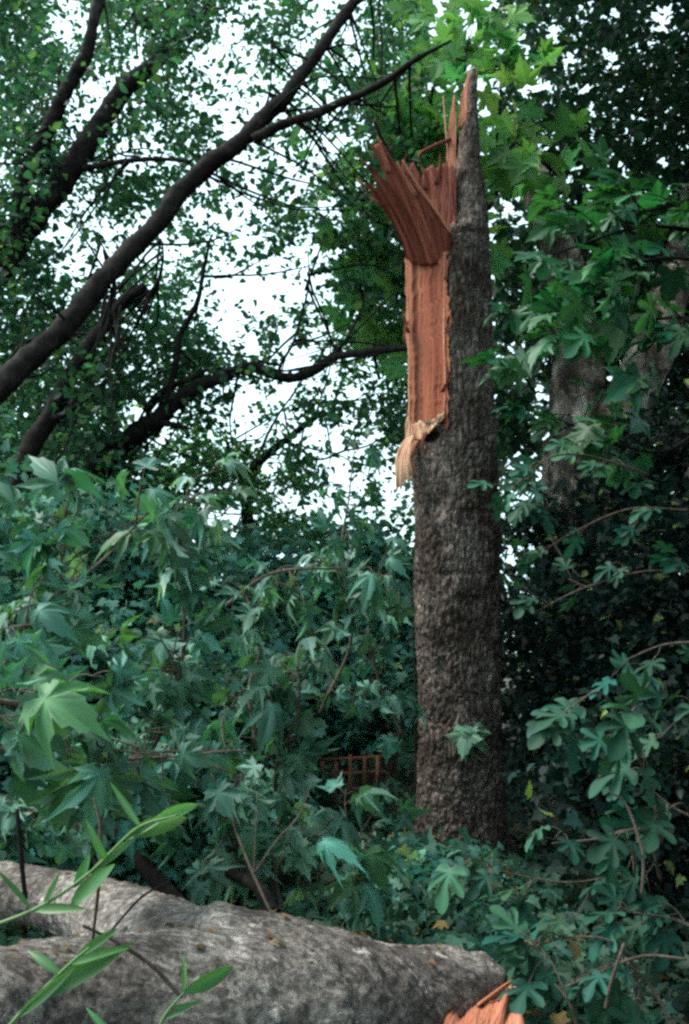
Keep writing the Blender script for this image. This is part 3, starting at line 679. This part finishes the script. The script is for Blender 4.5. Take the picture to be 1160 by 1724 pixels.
# ------------------------------------------------------------------ leafy branches built along a stem
def leafy(name, label, cat, group, stem, side, leaf_t, leaf_m, base_col, size, per, droop, mstem, up=.8, var=.25, hue=.2, spread=.25, tipdir=None, normal=None, r0=.012, odd=None, odd_p=0, part='foliage', vein=.5, petiole=.12, nspread=.45):
    """stem: list of (px,py,Y); side: number of side shoots; per: leaves per shoot"""
    pts = PP(stem); rt = thing(name, pts[0], label, cat, group)
    ac = Acc(); c = ac.tube(pts, [r0, r0 * .7, r0 * .3], 7, 10 * len(pts), .1, 2, .03)
    pos, tip, nr = [], [], []
    L_ = np.linalg.norm(np.diff(c, axis=0), axis=1).sum()
    for s in range(side):
        f = (s + .6) / side; i_ = int(f * (len(c) - 1)); a0 = c[i_]
        t0 = unit(c[min(i_ + 1, len(c) - 1)] - c[max(i_ - 1, 0)])
        dv = unit(t0 * .6 + rng.normal(0, .6, 3) + np.array([0, 0, .1]))
        ln = spread * rng.uniform(.5, 1.2)
        sh = [a0, a0 + dv * ln * .5 + rng.normal(0, .02, 3), a0 + dv * ln + np.array([0, 0, -.15 * ln])]
        cc = ac.tube(sh, [r0 * .35, r0 * .25, r0 * .15], 5, 8)
        for _leaf in range(per):
            q0 = cc[rng.integers(2, len(cc))]
            td = rng.normal(0, .55, 3) + dv * .5
            td[2] -= droop
            if tipdir is not None: td = td + np.array(tipdir)
            td = unit(td)
            p1 = q0 + unit(td + rng.normal(0, .3, 3)) * petiole * rng.uniform(.6, 1.3)
            ac.tube([q0, (q0 + p1) / 2 + np.array([0, 0, .01]), p1], [.0022, .002, .0018], 4, 5)
            pos.append(p1); tip.append(td)
            nn = rng.normal(0, nspread, 3) + np.array([0, -.25, up])
            if normal is not None: nn = rng.normal(0, nspread, 3) + np.array(normal)
            nr.append(nn)
    ac.build('stem', mstem, rt)
    n_ = len(pos)
    leaf_obj(part, leaf_t, np.array(pos), np.array(tip), np.array(nr), rng.uniform(size[0], size[1], n_), tints(n_, base_col, var, hue, odd, odd_p), leaf_m, rt, vein)
    return rt

# bright young plane behind the stump's top
BR = [([(760, 620, 8.6), (780, 420, 8.5), (770, 250, 8.3), (790, 60, 8.2)], 16, 4, 'upright plane shoot of bright green star leaves behind the tip of the broken tree'),
      ([(700, 620, 9.0), (680, 450, 8.8), (690, 300, 8.6), (660, 200, 8.4)], 15, 4, 'bright green plane shoot behind the splintered flap'),
      ([(640, 640, 9.4), (610, 500, 9.2), (600, 380, 9.0), (570, 290, 8.9)], 11, 4, 'bright green plane shoot hanging left of the splintered flap'),
      ([(835, 330, 8.7), (835, 260, 8.5), (840, 200, 8.3), (845, 120, 8.2)], 10, 4, 'bright green plane shoot right of the bark spike'),
      ([(960, 330, 8.3), (930, 290, 8.2), (900, 270, 8.0), (870, 262, 8.0)], 4, 3, 'small bright plane shoot before the pale limb of the plane tree'),
      ([(720, 240, 8.8), (730, 150, 8.6), (760, 80, 8.5), (800, 20, 8.4)], 12, 4, 'highest bright plane shoot above the broken tip')]
for stem, sd_, per, lb in BR:
    leafy('plane_shoot', lb, 'plane shoot', 'bright plane shoots behind the broken top', stem, int(sd_ * 1.5), PLANEF, M['bright_leaf'], (.15, .33, .11), (.16, .29), per, .25, M['branch'], normal=(0, -.75, .35), spread=.5, r0=.02, petiole=.15, var=.2, vein=.25)

# band of plane leaves on the right, seen from below
RB = [([(1060, 640, 6.4), (1000, 590, 6.3), (960, 560, 6.2), (910, 565, 6.1)], 10, 'sparse dim plane spray across the left pale limb'),
      ([(1200, 700, 6.2), (1120, 760, 6.2), (1020, 740, 6.2), (930, 700, 6.2)], 10, 'dim plane spray below the pale fork at right'),
      ([(1190, 390, 5.6), (1080, 385, 5.5), (1000, 405, 5.4), (925, 430, 5.3)], 17, 'broad tier of green plane leaves at upper right, topmost of the tiers'),
      ([(1200, 440, 5.2), (1100, 440, 5.2), (1010, 450, 5.1), (945, 480, 5.0)], 16, 'tier of plane leaves over the forked pale limbs, with pale slanted edges'),
      ([(1210, 350, 6.0), (1110, 350, 6.0), (1030, 370, 6.0)], 12, 'tier of deep green plane leaves against the dark crown at right edge'),
      ([(1210, 545, 5.0), (1130, 535, 5.0), (1070, 545, 5.0)], 6, 'low tier of plane leaves just above the right pale limb')]
for stem, sd_, lb in RB:
    leafy('plane_branch', lb, 'plane branch', 'tiers of plane leaves at the right', stem, int(sd_ * .8), PLANEF + FIG[:1], M['plane_leaf'], (.030, .115, .050), (.13, .22), 4, .15, M['branch'], tipdir=(-.6, -.2, -.35), normal=(.45, -.15, .8), nspread=.32, spread=.48, r0=.015, petiole=.08, var=.3)

# fig leaves on the right
fig = [([(930, 890, 5.2), (910, 830, 5.0), (880, 805, 4.9), (855, 825, 4.8)], 5, 4, 'fig sprig reaching across the broken trunk with pale lobed leaves'),
       ([(1090, 800, 5.4), (1000, 770, 5.2), (930, 770, 5.1), (880, 800, 5.0)], 8, 4, 'fig branch with long leaves below the pale fork'),
       ([(1160, 860, 5.2), (1060, 860, 5.2), (960, 900, 5.2), (880, 960, 5.2)], 9, 4, 'dim fig branch sloping down beside the middle of the broken trunk'),
       ([(1180, 960, 5.5), (1080, 960, 5.5), (980, 990, 5.5), (900, 1030, 5.5)], 8, 4, 'darkest fig branch, level with the trunk middle'),
       ([(1110, 1420, 3.9), (1090, 1330, 3.9), (1055, 1230, 3.8), (1010, 1165, 3.7), (960, 1190, 3.65)], 11, 4, 'large lit fig branch with broad pale lobes right of the trunk base'),
       ([(1110, 1480, 3.9), (1080, 1400, 3.8), (1000, 1410, 3.7), (930, 1420, 3.65)], 7, 4, 'fig branch of small clustered leaves right of the trunk foot'),
       ([(1200, 1180, 4.0), (1150, 1200, 4.0), (1110, 1240, 4.0)], 5, 3, 'fig branch at the right edge, leaves half out of the frame'),
       ([(1080, 1700, 3.5), (1060, 1620, 3.5), (1020, 1580, 3.4), (950, 1580, 3.4), (890, 1600, 3.4)], 11, 4, 'low fig branch arching over the ground right of the log'),
       ([(1130, 1720, 3.2), (1090, 1650, 3.2), (1040, 1610, 3.2)], 6, 4, 'fig shoot in the bottom right corner'),
       ([(900, 1680, 3.6), (880, 1600, 3.6), (860, 1540, 3.6), (830, 1500, 3.6), (830, 1440, 3.7)], 8, 4, 'thin fig shoot rising before the foot of the trunk'),
       ([(1180, 1380, 4.3), (1130, 1360, 4.3), (1090, 1330, 4.3)], 5, 3, 'fig branch in shade behind the lit fig leaves'),
       ([(1170, 1560, 3.6), (1120, 1540, 3.6), (1060, 1530, 3.5)], 6, 4, 'fig branch crossing the pale bare stem at lower right'),
       ([(980, 1760, 3.1), (960, 1690, 3.1), (920, 1640, 3.15)], 6, 4, 'fig shoot beside the orange wood chunk'),
       ([(1190, 1080, 4.8), (1120, 1090, 4.8), (1040, 1120, 4.8)], 6, 3, 'shaded fig branch above the lit fig leaves')]
for k, (stem, sd_, per, lb) in enumerate(fig):
    leafy('fig_branch', lb, 'fig branch', 'fig branches at the right', stem, max(2, int(sd_ * .62)), FIG, M['fig_leaf'], (.019, .072, .046), (.075, .145) if k != 4 else (.12, .19), max(2, per - 1), .30, M['twig'], tipdir=(-.7, -.35, -.25), normal=(.05, -.30, .85), nspread=.5, spread=.18, r0=.008, petiole=.07, var=.25)

# plane sprig on the trunk
leafy('plane_sprig', 'small pale plane sprig growing from the bark near the foot of the broken tree', 'sprig', None, [(800, 1240, TY - .36), (790, 1222, TY - .42), (782, 1218, TY - .46)], 3, PLANE, M['plane_leaf'], (.13, .25, .16), (.13, .19), 2, .7, M['twig'], spread=.05, r0=.006, petiole=.04, normal=(-.2, -.8, .5))

# fallen plane branches, wilting, on the left
PB = [([(680, 1240, 6.3), (640, 1150, 6.3), (620, 1040, 6.2), (650, 930, 6.2)], 13, 'airy plane branch just left of the middle of the broken trunk', (.15, .2)),
      ([(540, 1200, 6.0), (590, 1080, 6.0), (580, 980, 6.0), (560, 920, 6.0)], 12, 'airy plane branch under the lowest sky gap', (.15, .2)),
      ([(-40, 1180, 2.7), (40, 1190, 2.75), (110, 1215, 2.8), (150, 1260, 2.85)], 9, 'dark plane branch sagging in from the left edge with the largest pale leaves', (.17, .25)),
      ([(-30, 1260, 3.6), (60, 1270, 3.7), (120, 1300, 3.8), (200, 1350, 3.9)], 11, 'wilted plane branch above the far fork of the log', (.16, .24)),
      ([(90, 1300, 3.6), (200, 1285, 3.6), (270, 1272, 3.6), (400, 1270, 3.6)], 8, 'bare jointed plane branch lying level with few drooping leaves', (.13, .19)),
      ([(0, 1110, 3.4), (80, 1020, 3.5), (160, 950, 3.6), (250, 865, 3.7)], 7, 'long straight plane shoot slanting up at left, nearly bare', (.14, .2)),
      ([(300, 1180, 4.4), (310, 1060, 4.4), (300, 960, 4.3), (290, 880, 4.2), (345, 830, 4.2)], 17, 'upright plane branch topped by pale backlit leaves against the sky gap', (.15, .23)),
      ([(60, 1150, 3.8), (90, 1030, 3.8), (105, 930, 3.8), (110, 850, 3.8)], 11, 'upright plane branch at far left topped by whitish leaves', (.15, .23)),
      ([(200, 1330, 4.2), (260, 1250, 4.2), (300, 1150, 4.2), (270, 1070, 4.2)], 14, 'plane branch with upturned pale leaves left of centre', (.15, .22)),
      ([(475, 1400, 4.6), (470, 1290, 4.5), (500, 1190, 4.4), (500, 1120, 4.4)], 15, 'drooping plane branch with limp pale leaves left of the trunk', (.16, .23)),
      ([(420, 1480, 4.0), (390, 1420, 4.0), (380, 1370, 4.0), (370, 1340, 4.0)], 10, 'limp plane leaves hanging in a bunch above the log', (.15, .21)),
      ([(640, 1520, 4.6), (600, 1460, 4.6), (590, 1410, 4.6)], 9, 'plane branch with flat pale leaves low before the lattice', (.16, .23)),
      ([(380, 1020, 5.4), (450, 970, 5.4), (540, 960, 5.4), (640, 970, 5.4)], 14, 'level plane branch spreading across the middle, pale leaves on top', (.15, .21)),
      ([(620, 1000, 6.2), (580, 940, 6.2), (585, 840, 6.2), (600, 740, 6.2)], 6, 'thin plane branch rising beside the hanging splinter', (.14, .22)),
      ([(-40, 1060, 3.0), (20, 1100, 3.0), (60, 1130, 3.0)], 5, 'pale plane spray at the left edge beneath the long bare shoot', (.18, .26)),
      ([(180, 1500, 4.0), (140, 1400, 4.0), (90, 1370, 4.0), (40, 1370, 4.0)], 10, 'shaded wilted plane branch resting near the log fork', (.14, .22)),
      ([(480, 1540, 4.2), (470, 1470, 4.2), (500, 1430, 4.2), (560, 1450, 4.2)], 10, 'dim plane branch drooping behind the middle of the log', (.15, .22)),
      ([(430, 1250, 5.0), (420, 1160, 5.0), (440, 1080, 5.0), (420, 1010, 5.0)], 13, 'plane branch with mixed green leaves in the centre left', (.14, .2))]
for k, (stem, sd_, lb, sz) in enumerate(PB):
    leafy('plane_branch', lb, 'plane branch', 'fallen plane branches at the left', stem, max(3, int(sd_ * 1.0)), PLANE + PLANE[1:2] + PLANE[3:], M['plane_leaf'], (.066, .17, .122), (sz[0] * .5, sz[1] * .68), 3, .75, M['twig'], normal=(-.1, -.45, .8), nspread=.5, spread=.24, r0=.012, petiole=.07, var=.26, hue=.13, odd=[(.075, .185, .08), (.16, .28, .23)][k % 3 != 2], odd_p=.12)

# ------------------------------------------------------------------ shrubs filling the middle distance
def shrub(name, label, c, rad_, n_, size, col, tpl, m, group, stems=5, cat='shrub', hue=.2):
    rt = thing(name, (c[0], c[1], 0), label, cat, group)
    ac = Acc()
    for _ in range(stems):
        e_ = c + unit(rng.normal(0, 1, 3)) * rad_ * .7
        ac.tube([(c[0] + rng.normal(0, .1), c[1] + rng.normal(0, .1), -.05), (c[0] + (e_[0] - c[0]) * .4, c[1], c[2] * .5), e_], [.025, .016, .005], 6, 14, .1, 3, .08)
    ac.build('stems', M['twig'], rt)
    ncl = 34; cc = c + unit(rng.normal(0, 1, (ncl, 3))) * (rng.random((ncl, 1)) ** .4) * rad_
    w = rng.integers(0, ncl, n_)
    pos = cc[w] + rng.normal(0, 1, (n_, 3)) * rad_ * .22
    pos[:, 2] = np.maximum(pos[:, 2], .03 + rng.random(n_) * .1)
    tip, nr = rand_dirs(n_, .8, .55); nr = nr + np.array([0, -.25, 0])
    clv = np.exp(rng.normal(0, .18, ncl))[w][:, None]
    leaf_obj('foliage', tpl, pos, tip, nr, rng.uniform(size[0], size[1], n_), tints(n_, col, .28, hue, (.14, .20, .06), .03) * clv, m, rt, .3)
    return rt
SH = [(P(300, 1050, 8.5), (1.0, .7, .7), 'leafy shrub behind the upright plane branch, left of centre'),
      (P(470, 1050, 9.2), (.95, .7, .7), 'shrub below the bright sky gap'),
      (P(620, 1015, 9.6), (.75, .6, .75), 'shrub just left of the trunk middle, speckled with sky'),
      (P(330, 1200, 7.4), (.9, .6, .6), 'small leaved shrub in the centre left of the clearing'),
      (P(560, 1150, 9.8), (1.0, .6, .7), 'shrub behind the drooping plane leaves'),
      (P(650, 1120, 9.0), (.5, .5, .7), 'narrow shrub touching the left side of the trunk'),
      (P(120, 1010, 7.6), (1.0, .7, .8), 'shrub at left below the dark leaning stems'),
      (P(60, 1220, 6.0), (.8, .6, .6), 'dark shrub at the left edge'),
      (P(200, 1350, 5.6), (.8, .5, .5), 'low shrub behind the fork of the log'),
      (P(350, 1390, 6.2), (.5, .5, .35), 'low ivy clad shrub before the lattice'),
      (P(700, 1500, 5.9), (.45, .3, .3), 'little shrub at the foot of the broken trunk'),
      (P(-120, 1050, 5.5), (.7, .6, .9), 'shrub cut by the left edge of the view')]
for k, (c, rd, lb) in enumerate(SH):
    shrub('shrub', lb, c, np.array(rd), int(5200 * rd[0] * rd[2] / .6) + 1500, (.05, .11), (.075, .185, .14), IVY + SMALL[:1], M['ivy'], 'leafy shrubs of the middle distance')
SH2 = [(P(545, 1330, 7.3), (.16, .12, .16), 'tiny ivy clad shrub before the left part of the lattice'), (P(640, 1345, 7.2), (.18, .12, .14), 'tiny ivy clad shrub before the right part of the lattice')]
for c, rd, lb in SH2:
    shrub('shrub', lb, c, np.array(rd), 190, (.04, .075), (.05, .12, .085), IVY, M['ivy'], 'leafy shrubs of the middle distance', 3)
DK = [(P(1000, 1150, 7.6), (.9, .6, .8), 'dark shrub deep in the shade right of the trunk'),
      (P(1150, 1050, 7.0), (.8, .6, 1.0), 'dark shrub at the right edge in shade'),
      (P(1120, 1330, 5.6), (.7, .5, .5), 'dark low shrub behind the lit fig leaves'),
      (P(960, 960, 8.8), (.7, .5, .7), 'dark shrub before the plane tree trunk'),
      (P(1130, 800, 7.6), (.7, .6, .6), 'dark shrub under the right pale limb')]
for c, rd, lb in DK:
    shrub('shrub', lb, c, np.array(rd), int(5000 * rd[0] * rd[2] / .6), (.05, .10), (.009, .026, .021), SMALL + IVY, M['ivy'], 'dark shrubs at the right')  # shade of the right side put into the leaf colour

# far woodland behind everything
n_ = 44000; nb = 9000
x = rng.uniform(-17, 17, n_); y = rng.uniform(12.5, 19, n_)
hgt = 1.75 + 1.6 * fbm(np.column_stack([x * 1.1, y * .6, 0 * x]), 120, 3) + np.where(x > 1.8, 7.0, 0) + np.where(x < -3.2, 3.0, 0)
y[:nb] = rng.uniform(-9, -5, nb); x[:nb] = rng.uniform(.5, 14, nb); hgt[:nb] = 7 + 2 * rng.random(nb)     # unseen leaves added behind the viewer to block light
y[:nb // 2] = rng.uniform(-6, 7, nb // 2); x[:nb // 2] = rng.uniform(4.6, 7, nb // 2) + np.maximum(y[:nb // 2], 0) * .2     # more unseen leaves added at the right flank, also blocking light
z = rng.random(n_) * hgt
tip, nr = rand_dirs(n_, .7, .6); nr[:, 1] -= .4
o = leaf_obj('far_woodland', SMALL, np.column_stack([x, y, z]), tip, nr, np.where(np.arange(n_) < nb, 1.6, 1.0) * rng.uniform(.18, .34, n_), tints(n_, (.045, .11, .07), .3, .2) * np.where(x > 1.6, .28, 1.0)[:, None], M['leaf'], None, .1)  # right part darkened in its leaf tint in place of shade
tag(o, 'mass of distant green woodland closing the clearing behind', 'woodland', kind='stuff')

# ivy and seedlings over the ground
n_ = 34000
x = rng.uniform(-5.5, 5.5, n_); y = rng.uniform(2.2, 12.5, n_)
x[:6000] = rng.uniform(.1, 3.2, 6000); y[:6000] = rng.uniform(3.4, 7.5, 6000)
gz = ground_z(x, y)
hh = .10 + .38 * fbm(np.column_stack([x * 1.3, y * 1.3, 0 * x]), 130, 2) * np.clip((y - 2.4) / 1.2, .3, 1)
z = gz + hh * rng.random(n_) ** .6
ppx = 580 + F * x / (y * CP + (z - EYE) * SP_); view = (ppx > 505) & (ppx < 672) & (y > 4.6) & (y < 9.1)   # a thin patch before the lattice
z = np.where(view, gz + (z - gz) * np.where(rng.random(n_) < .62, .3, 1.0), z)
tip, nr = rand_dirs(n_, 1.0, .45); nr[:, 1] -= .15
dk = np.where(x > 1.2, .38, 1.0)[:, None]  # painted shade: ivy colour darkened on the right
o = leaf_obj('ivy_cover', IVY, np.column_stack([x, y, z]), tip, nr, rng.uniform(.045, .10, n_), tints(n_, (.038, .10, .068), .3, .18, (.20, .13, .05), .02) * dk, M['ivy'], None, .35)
tag(o, 'ivy and seedlings carpeting the ground of the clearing', 'ground cover', kind='stuff')
n_ = 5000
x = rng.uniform(-4, 4, n_); y = rng.uniform(2.2, 9, n_)
tip, nr = rand_dirs(n_, 1.0, .3); tip[:, 2] *= .2
lp = np.column_stack([x, y, ground_z(x, y) + .02 + rng.random(n_) * .05]); lp[:90] = LOGTOP + np.array([0, 0, .006]); lsz = rng.uniform(.06, .14, n_); lsz[:90] = rng.uniform(.012, .04, 90)
o = leaf_obj('leaf_litter', SMALL, lp, tip, nr, lsz, tints(n_, (.17, .10, .055), .35, .15), M['leaf'], None, .2)
tag(o, 'dry brown leaves littering the soil', 'leaf litter', kind='stuff')

# ------------------------------------------------------------------ lattice
LY = 8.0
lt = thing('lattice_panel', P(590, 1345, LY), 'orange brown wooden lattice panel half hidden in ivy left of the trunk', 'lattice')
def bar(ac, p, q_, w, d_):
    p, q_ = np.array(p), np.array(q_); t_ = unit(q_ - p); u_ = unit(np.cross(t_, [0, 1, 0])) * w / 2; v_ = np.array([0, d_ / 2, 0])
    Vb = [p - u_ - v_, p + u_ - v_, p + u_ + v_, p - u_ + v_, q_ - u_ - v_, q_ + u_ - v_, q_ + u_ + v_, q_ - u_ + v_]
    ac.add(Vb, [[0, 1, 2, 3], [4, 7, 6, 5], [0, 4, 5, 1], [1, 5, 6, 2], [2, 6, 7, 3], [3, 7, 4, 0]])
for y_ in (1278, 1303, 1330, 1352):
    ac = Acc(); bar(ac, P(512 + (y_ * 7) % 23, y_ + 2, LY), P(655 - (y_ * 5) % 31, y_ - 4, LY), .030, .012); ac.build('slat', M['lattice'], lt, False)
for x_ in (522, 543, 566, 590, 614, 636):
    ac = Acc(); bar(ac, P(x_, 1268 + (x_ * 3) % 17, LY - .014), P(x_ - 1, 1362, LY - .014), .030, .012); ac.build('slat', M['lattice'], lt, False)

# ------------------------------------------------------------------ willow shoots in the foreground
def willow(lb, stem, lvs, col=(.085, .20, .075)):
    pts = PP(stem); rt = thing('willow_shoot', pts[0], lb, 'willow shoot', 'willow shoots in the foreground')
    ac = Acc(); ac.tube(pts, [.003, .0026, .0014], 7, 40); ac.build('stem', M['stem'], rt)
    pos, tip, nr, sz = [], [], [], []
    for (bx, by, tx, ty, Y, dY) in lvs:
        a0 = P(bx, by, Y); b0 = P(tx, ty, Y + dY); pos.append(a0); tip.append(b0 - a0); sz.append(np.linalg.norm(b0 - a0)); nr.append(np.array([.2, -.85, .35]) + rng.normal(0, .22, 3))
    n_ = len(pos)
    leaf_obj('leaves', LANCE, np.array(pos), np.array(tip), np.array(nr), np.array(sz), tints(n_, col, .15, .1), M['willow'], rt, .5)
willow('long green willow shoot slanting across the lower left, one broad upright leaf', [(-60, 1575, 1.5), (60, 1530, 1.5), (150, 1470, 1.5), (230, 1395, 1.5), (300, 1372, 1.5)],
       [(238, 1394, 188, 1318, 1.5, .02), (180, 1450, 145, 1386, 1.5, -.02), (75, 1524, 105, 1468, 1.5, 0), (125, 1494, 155, 1436, 1.5, .02), (120, 1530, 190, 1440, 1.5, .05), (200, 1420, 285, 1375, 1.5, .03), (215, 1405, 330, 1370, 1.5, .06), (150, 1470, 240, 1395, 1.5, .03), (50, 1530, -10, 1470, 1.5, 0), (60, 1532, 135, 1527, 1.5, -.03), (255, 1385, 345, 1345, 1.5, .08)])
willow('second willow shoot crossing the near fork of the log', [(-20, 1770, 1.35), (40, 1700, 1.35), (110, 1630, 1.35), (150, 1595, 1.35)],
       [(60, 1680, 220, 1590, 1.35, .03), (110, 1628, 215, 1585, 1.35, .03), (100, 1640, 48, 1595, 1.35, 0), (30, 1712, 130, 1625, 1.35, 0), (130, 1610, 200, 1560, 1.35, .03)])
willow('short willow shoot rising before the log at bottom centre left', [(245, 1790, 1.5), (275, 1715, 1.5), (310, 1670, 1.5)],
       [(308, 1672, 312, 1606, 1.5, .02), (310, 1670, 408, 1628, 1.5, .05), (290, 1695, 345, 1680, 1.5, -.02), (275, 1715, 330, 1690, 1.5, 0), (190, 1745, 145, 1697, 1.5, 0)])

# ------------------------------------------------------------------ bare twigs and stems
TW = [('bare_twig', 'pale forked dry twig standing on the top of the log', [[(466, 1565, 2.85, .006), (450, 1530, 2.9, .006), (428, 1480, 3.0, .007), (405, 1420, 3.1, .005), (390, 1380, 3.1, .003)], [(428, 1478, 3.0, .004), (432, 1420, 3.05, .003), (435, 1340, 3.1, .002)], [(430, 1475, 3.0, .004), (470, 1420, 3.1, .004), (505, 1380, 3.2, .004), (530, 1310, 3.3, .002)]], 'twig'),
      ('fallen_branch', 'thick dark branch propped behind the left part of the log', [[(195, 1395, 4.2, .03), (250, 1460, 4.0, .033), (315, 1525, 3.8, .034)]], 'branch'),
      ('fallen_branch', 'short dark broken branch behind the middle of the log', [[(380, 1470, 3.9, .02), (430, 1500, 3.8, .026), (460, 1540, 3.6, .03)]], 'branch'),
      ('bare_twig', 'dark thin twig lying down over the near fork of the log', [[(140, 1560, 2.3, .005), (200, 1590, 2.25, .006), (260, 1630, 2.2, .007), (305, 1680, 2.15, .006)], [(180, 1580, 2.28, .004), (240, 1510, 2.4, .005), (285, 1480, 2.5, .003)]], 'branch'),
      ('bare_twig', 'upright reddish dry stem rising from the log fork', [[(156, 1585, 2.3, .006), (168, 1480, 2.3, .006), (170, 1400, 2.3, .006), (160, 1350, 2.3, .004)]], 'twig'),
      ('bare_twig', 'dark upright stem at left before the far limb of the log', [[(45, 1510, 2.6, .010), (36, 1420, 2.6, .010), (30, 1360, 2.6, .008)]], 'branch'),
      ('bare_twig', 'long thin dry stem slanting up at left, upper of two', [[(0, 1068, 3.9, .007), (80, 980, 3.9, .007), (160, 910, 3.9, .006), (250, 862, 3.9, .004)]], 'twig'),
      ('bare_twig', 'long thin dry stem slanting up at left, lower of two', [[(50, 1055, 3.7, .007), (110, 995, 3.7, .006), (205, 908, 3.7, .004)]], 'twig'),
      ('bare_twig', 'jointed brown twig lying level left of centre', [[(150, 1292, 3.2, .006), (210, 1278, 3.2, .008), (262, 1272, 3.2, .008), (410, 1270, 3.2, .005)], [(262, 1273, 3.2, .007), (330, 1285, 3.2, .006), (398, 1310, 3.2, .004)], [(198, 1242, 3.2, .004), (240, 1255, 3.2, .005), (262, 1272, 3.2, .006)]], 'twig'),
      ('bare_twig', 'pale bare fig stem standing upright at lower right', [[(1078, 1510, 3.6, .010), (1080, 1450, 3.6, .010), (1070, 1400, 3.65, .010), (1050, 1350, 3.7, .008), (1020, 1330, 3.7, .006)]], 'twig'),
      ('bare_twig', 'pale stem arching low across the bottom right corner', [[(915, 1690, 3.2, .008), (960, 1660, 3.2, .009), (1020, 1630, 3.2, .009), (1080, 1608, 3.2, .008), (1150, 1612, 3.2, .007)]], 'twig'),
      ('bare_twig', 'thin grey twig in the dark beside the trunk foot', [[(840, 1468, 5.0, .005), (900, 1482, 5.0, .007), (960, 1486, 5.0, .007), (1020, 1478, 5.0, .005)], [(960, 1486, 5, .005), (995, 1500, 5, .005), (960, 1560, 5, .005)]], 'twig'),
      ('bare_twig', 'slender upright pale stem at bottom right', [[(1018, 1700, 3.1, .008), (1030, 1650, 3.1, .008), (1050, 1590, 3.1, .007)]], 'twig'),
      ('bare_twig', 'bent dead twig before the pale fork of the plane tree', [[(915, 765, 7.5, .012), (935, 730, 7.5, .016), (960, 715, 7.5, .012), (1010, 698, 7.5, .006)]], 'branch'),
      ('bare_twig', 'grey dead twig in shade right of the trunk middle', [[(850, 835, 5.5, .005), (880, 860, 5.5, .006), (920, 880, 5.5, .004)]], 'twig'),
      ('bare_twig', 'curved grey dead branchlet before the plane tree trunk', [[(925, 895, 6, .010), (945, 935, 6, .010), (975, 975, 6, .006)]], 'twig'),
      ('hanging_vine', 'thin vine running up the left side of the broken trunk', [[(690, 1430, 6.85, .008), (697, 1360, 6.75, .008), (700, 1250, 6.75, .007), (697, 1130, 6.75, .006), (692, 1000, 6.75, .005)]], 'branch')]
for nm, lb, stems, mt in TW:
    ac = Acc()
    for s in stems: ac.tube(PP([p[:3] for p in s]), [p[3] * (.68 if nm == 'bare_twig' else 1) for p in s], 7, 12 * len(s), .25, 8, .03)
    tag(ac.build(nm, M[mt]), lb, 'twig' if nm == 'bare_twig' else ('vine' if 'vine' in nm else 'branch'), {'bare_twig': 'bare twigs and dry stems', 'fallen_branch': 'dark fallen branches behind the log'}.get(nm))
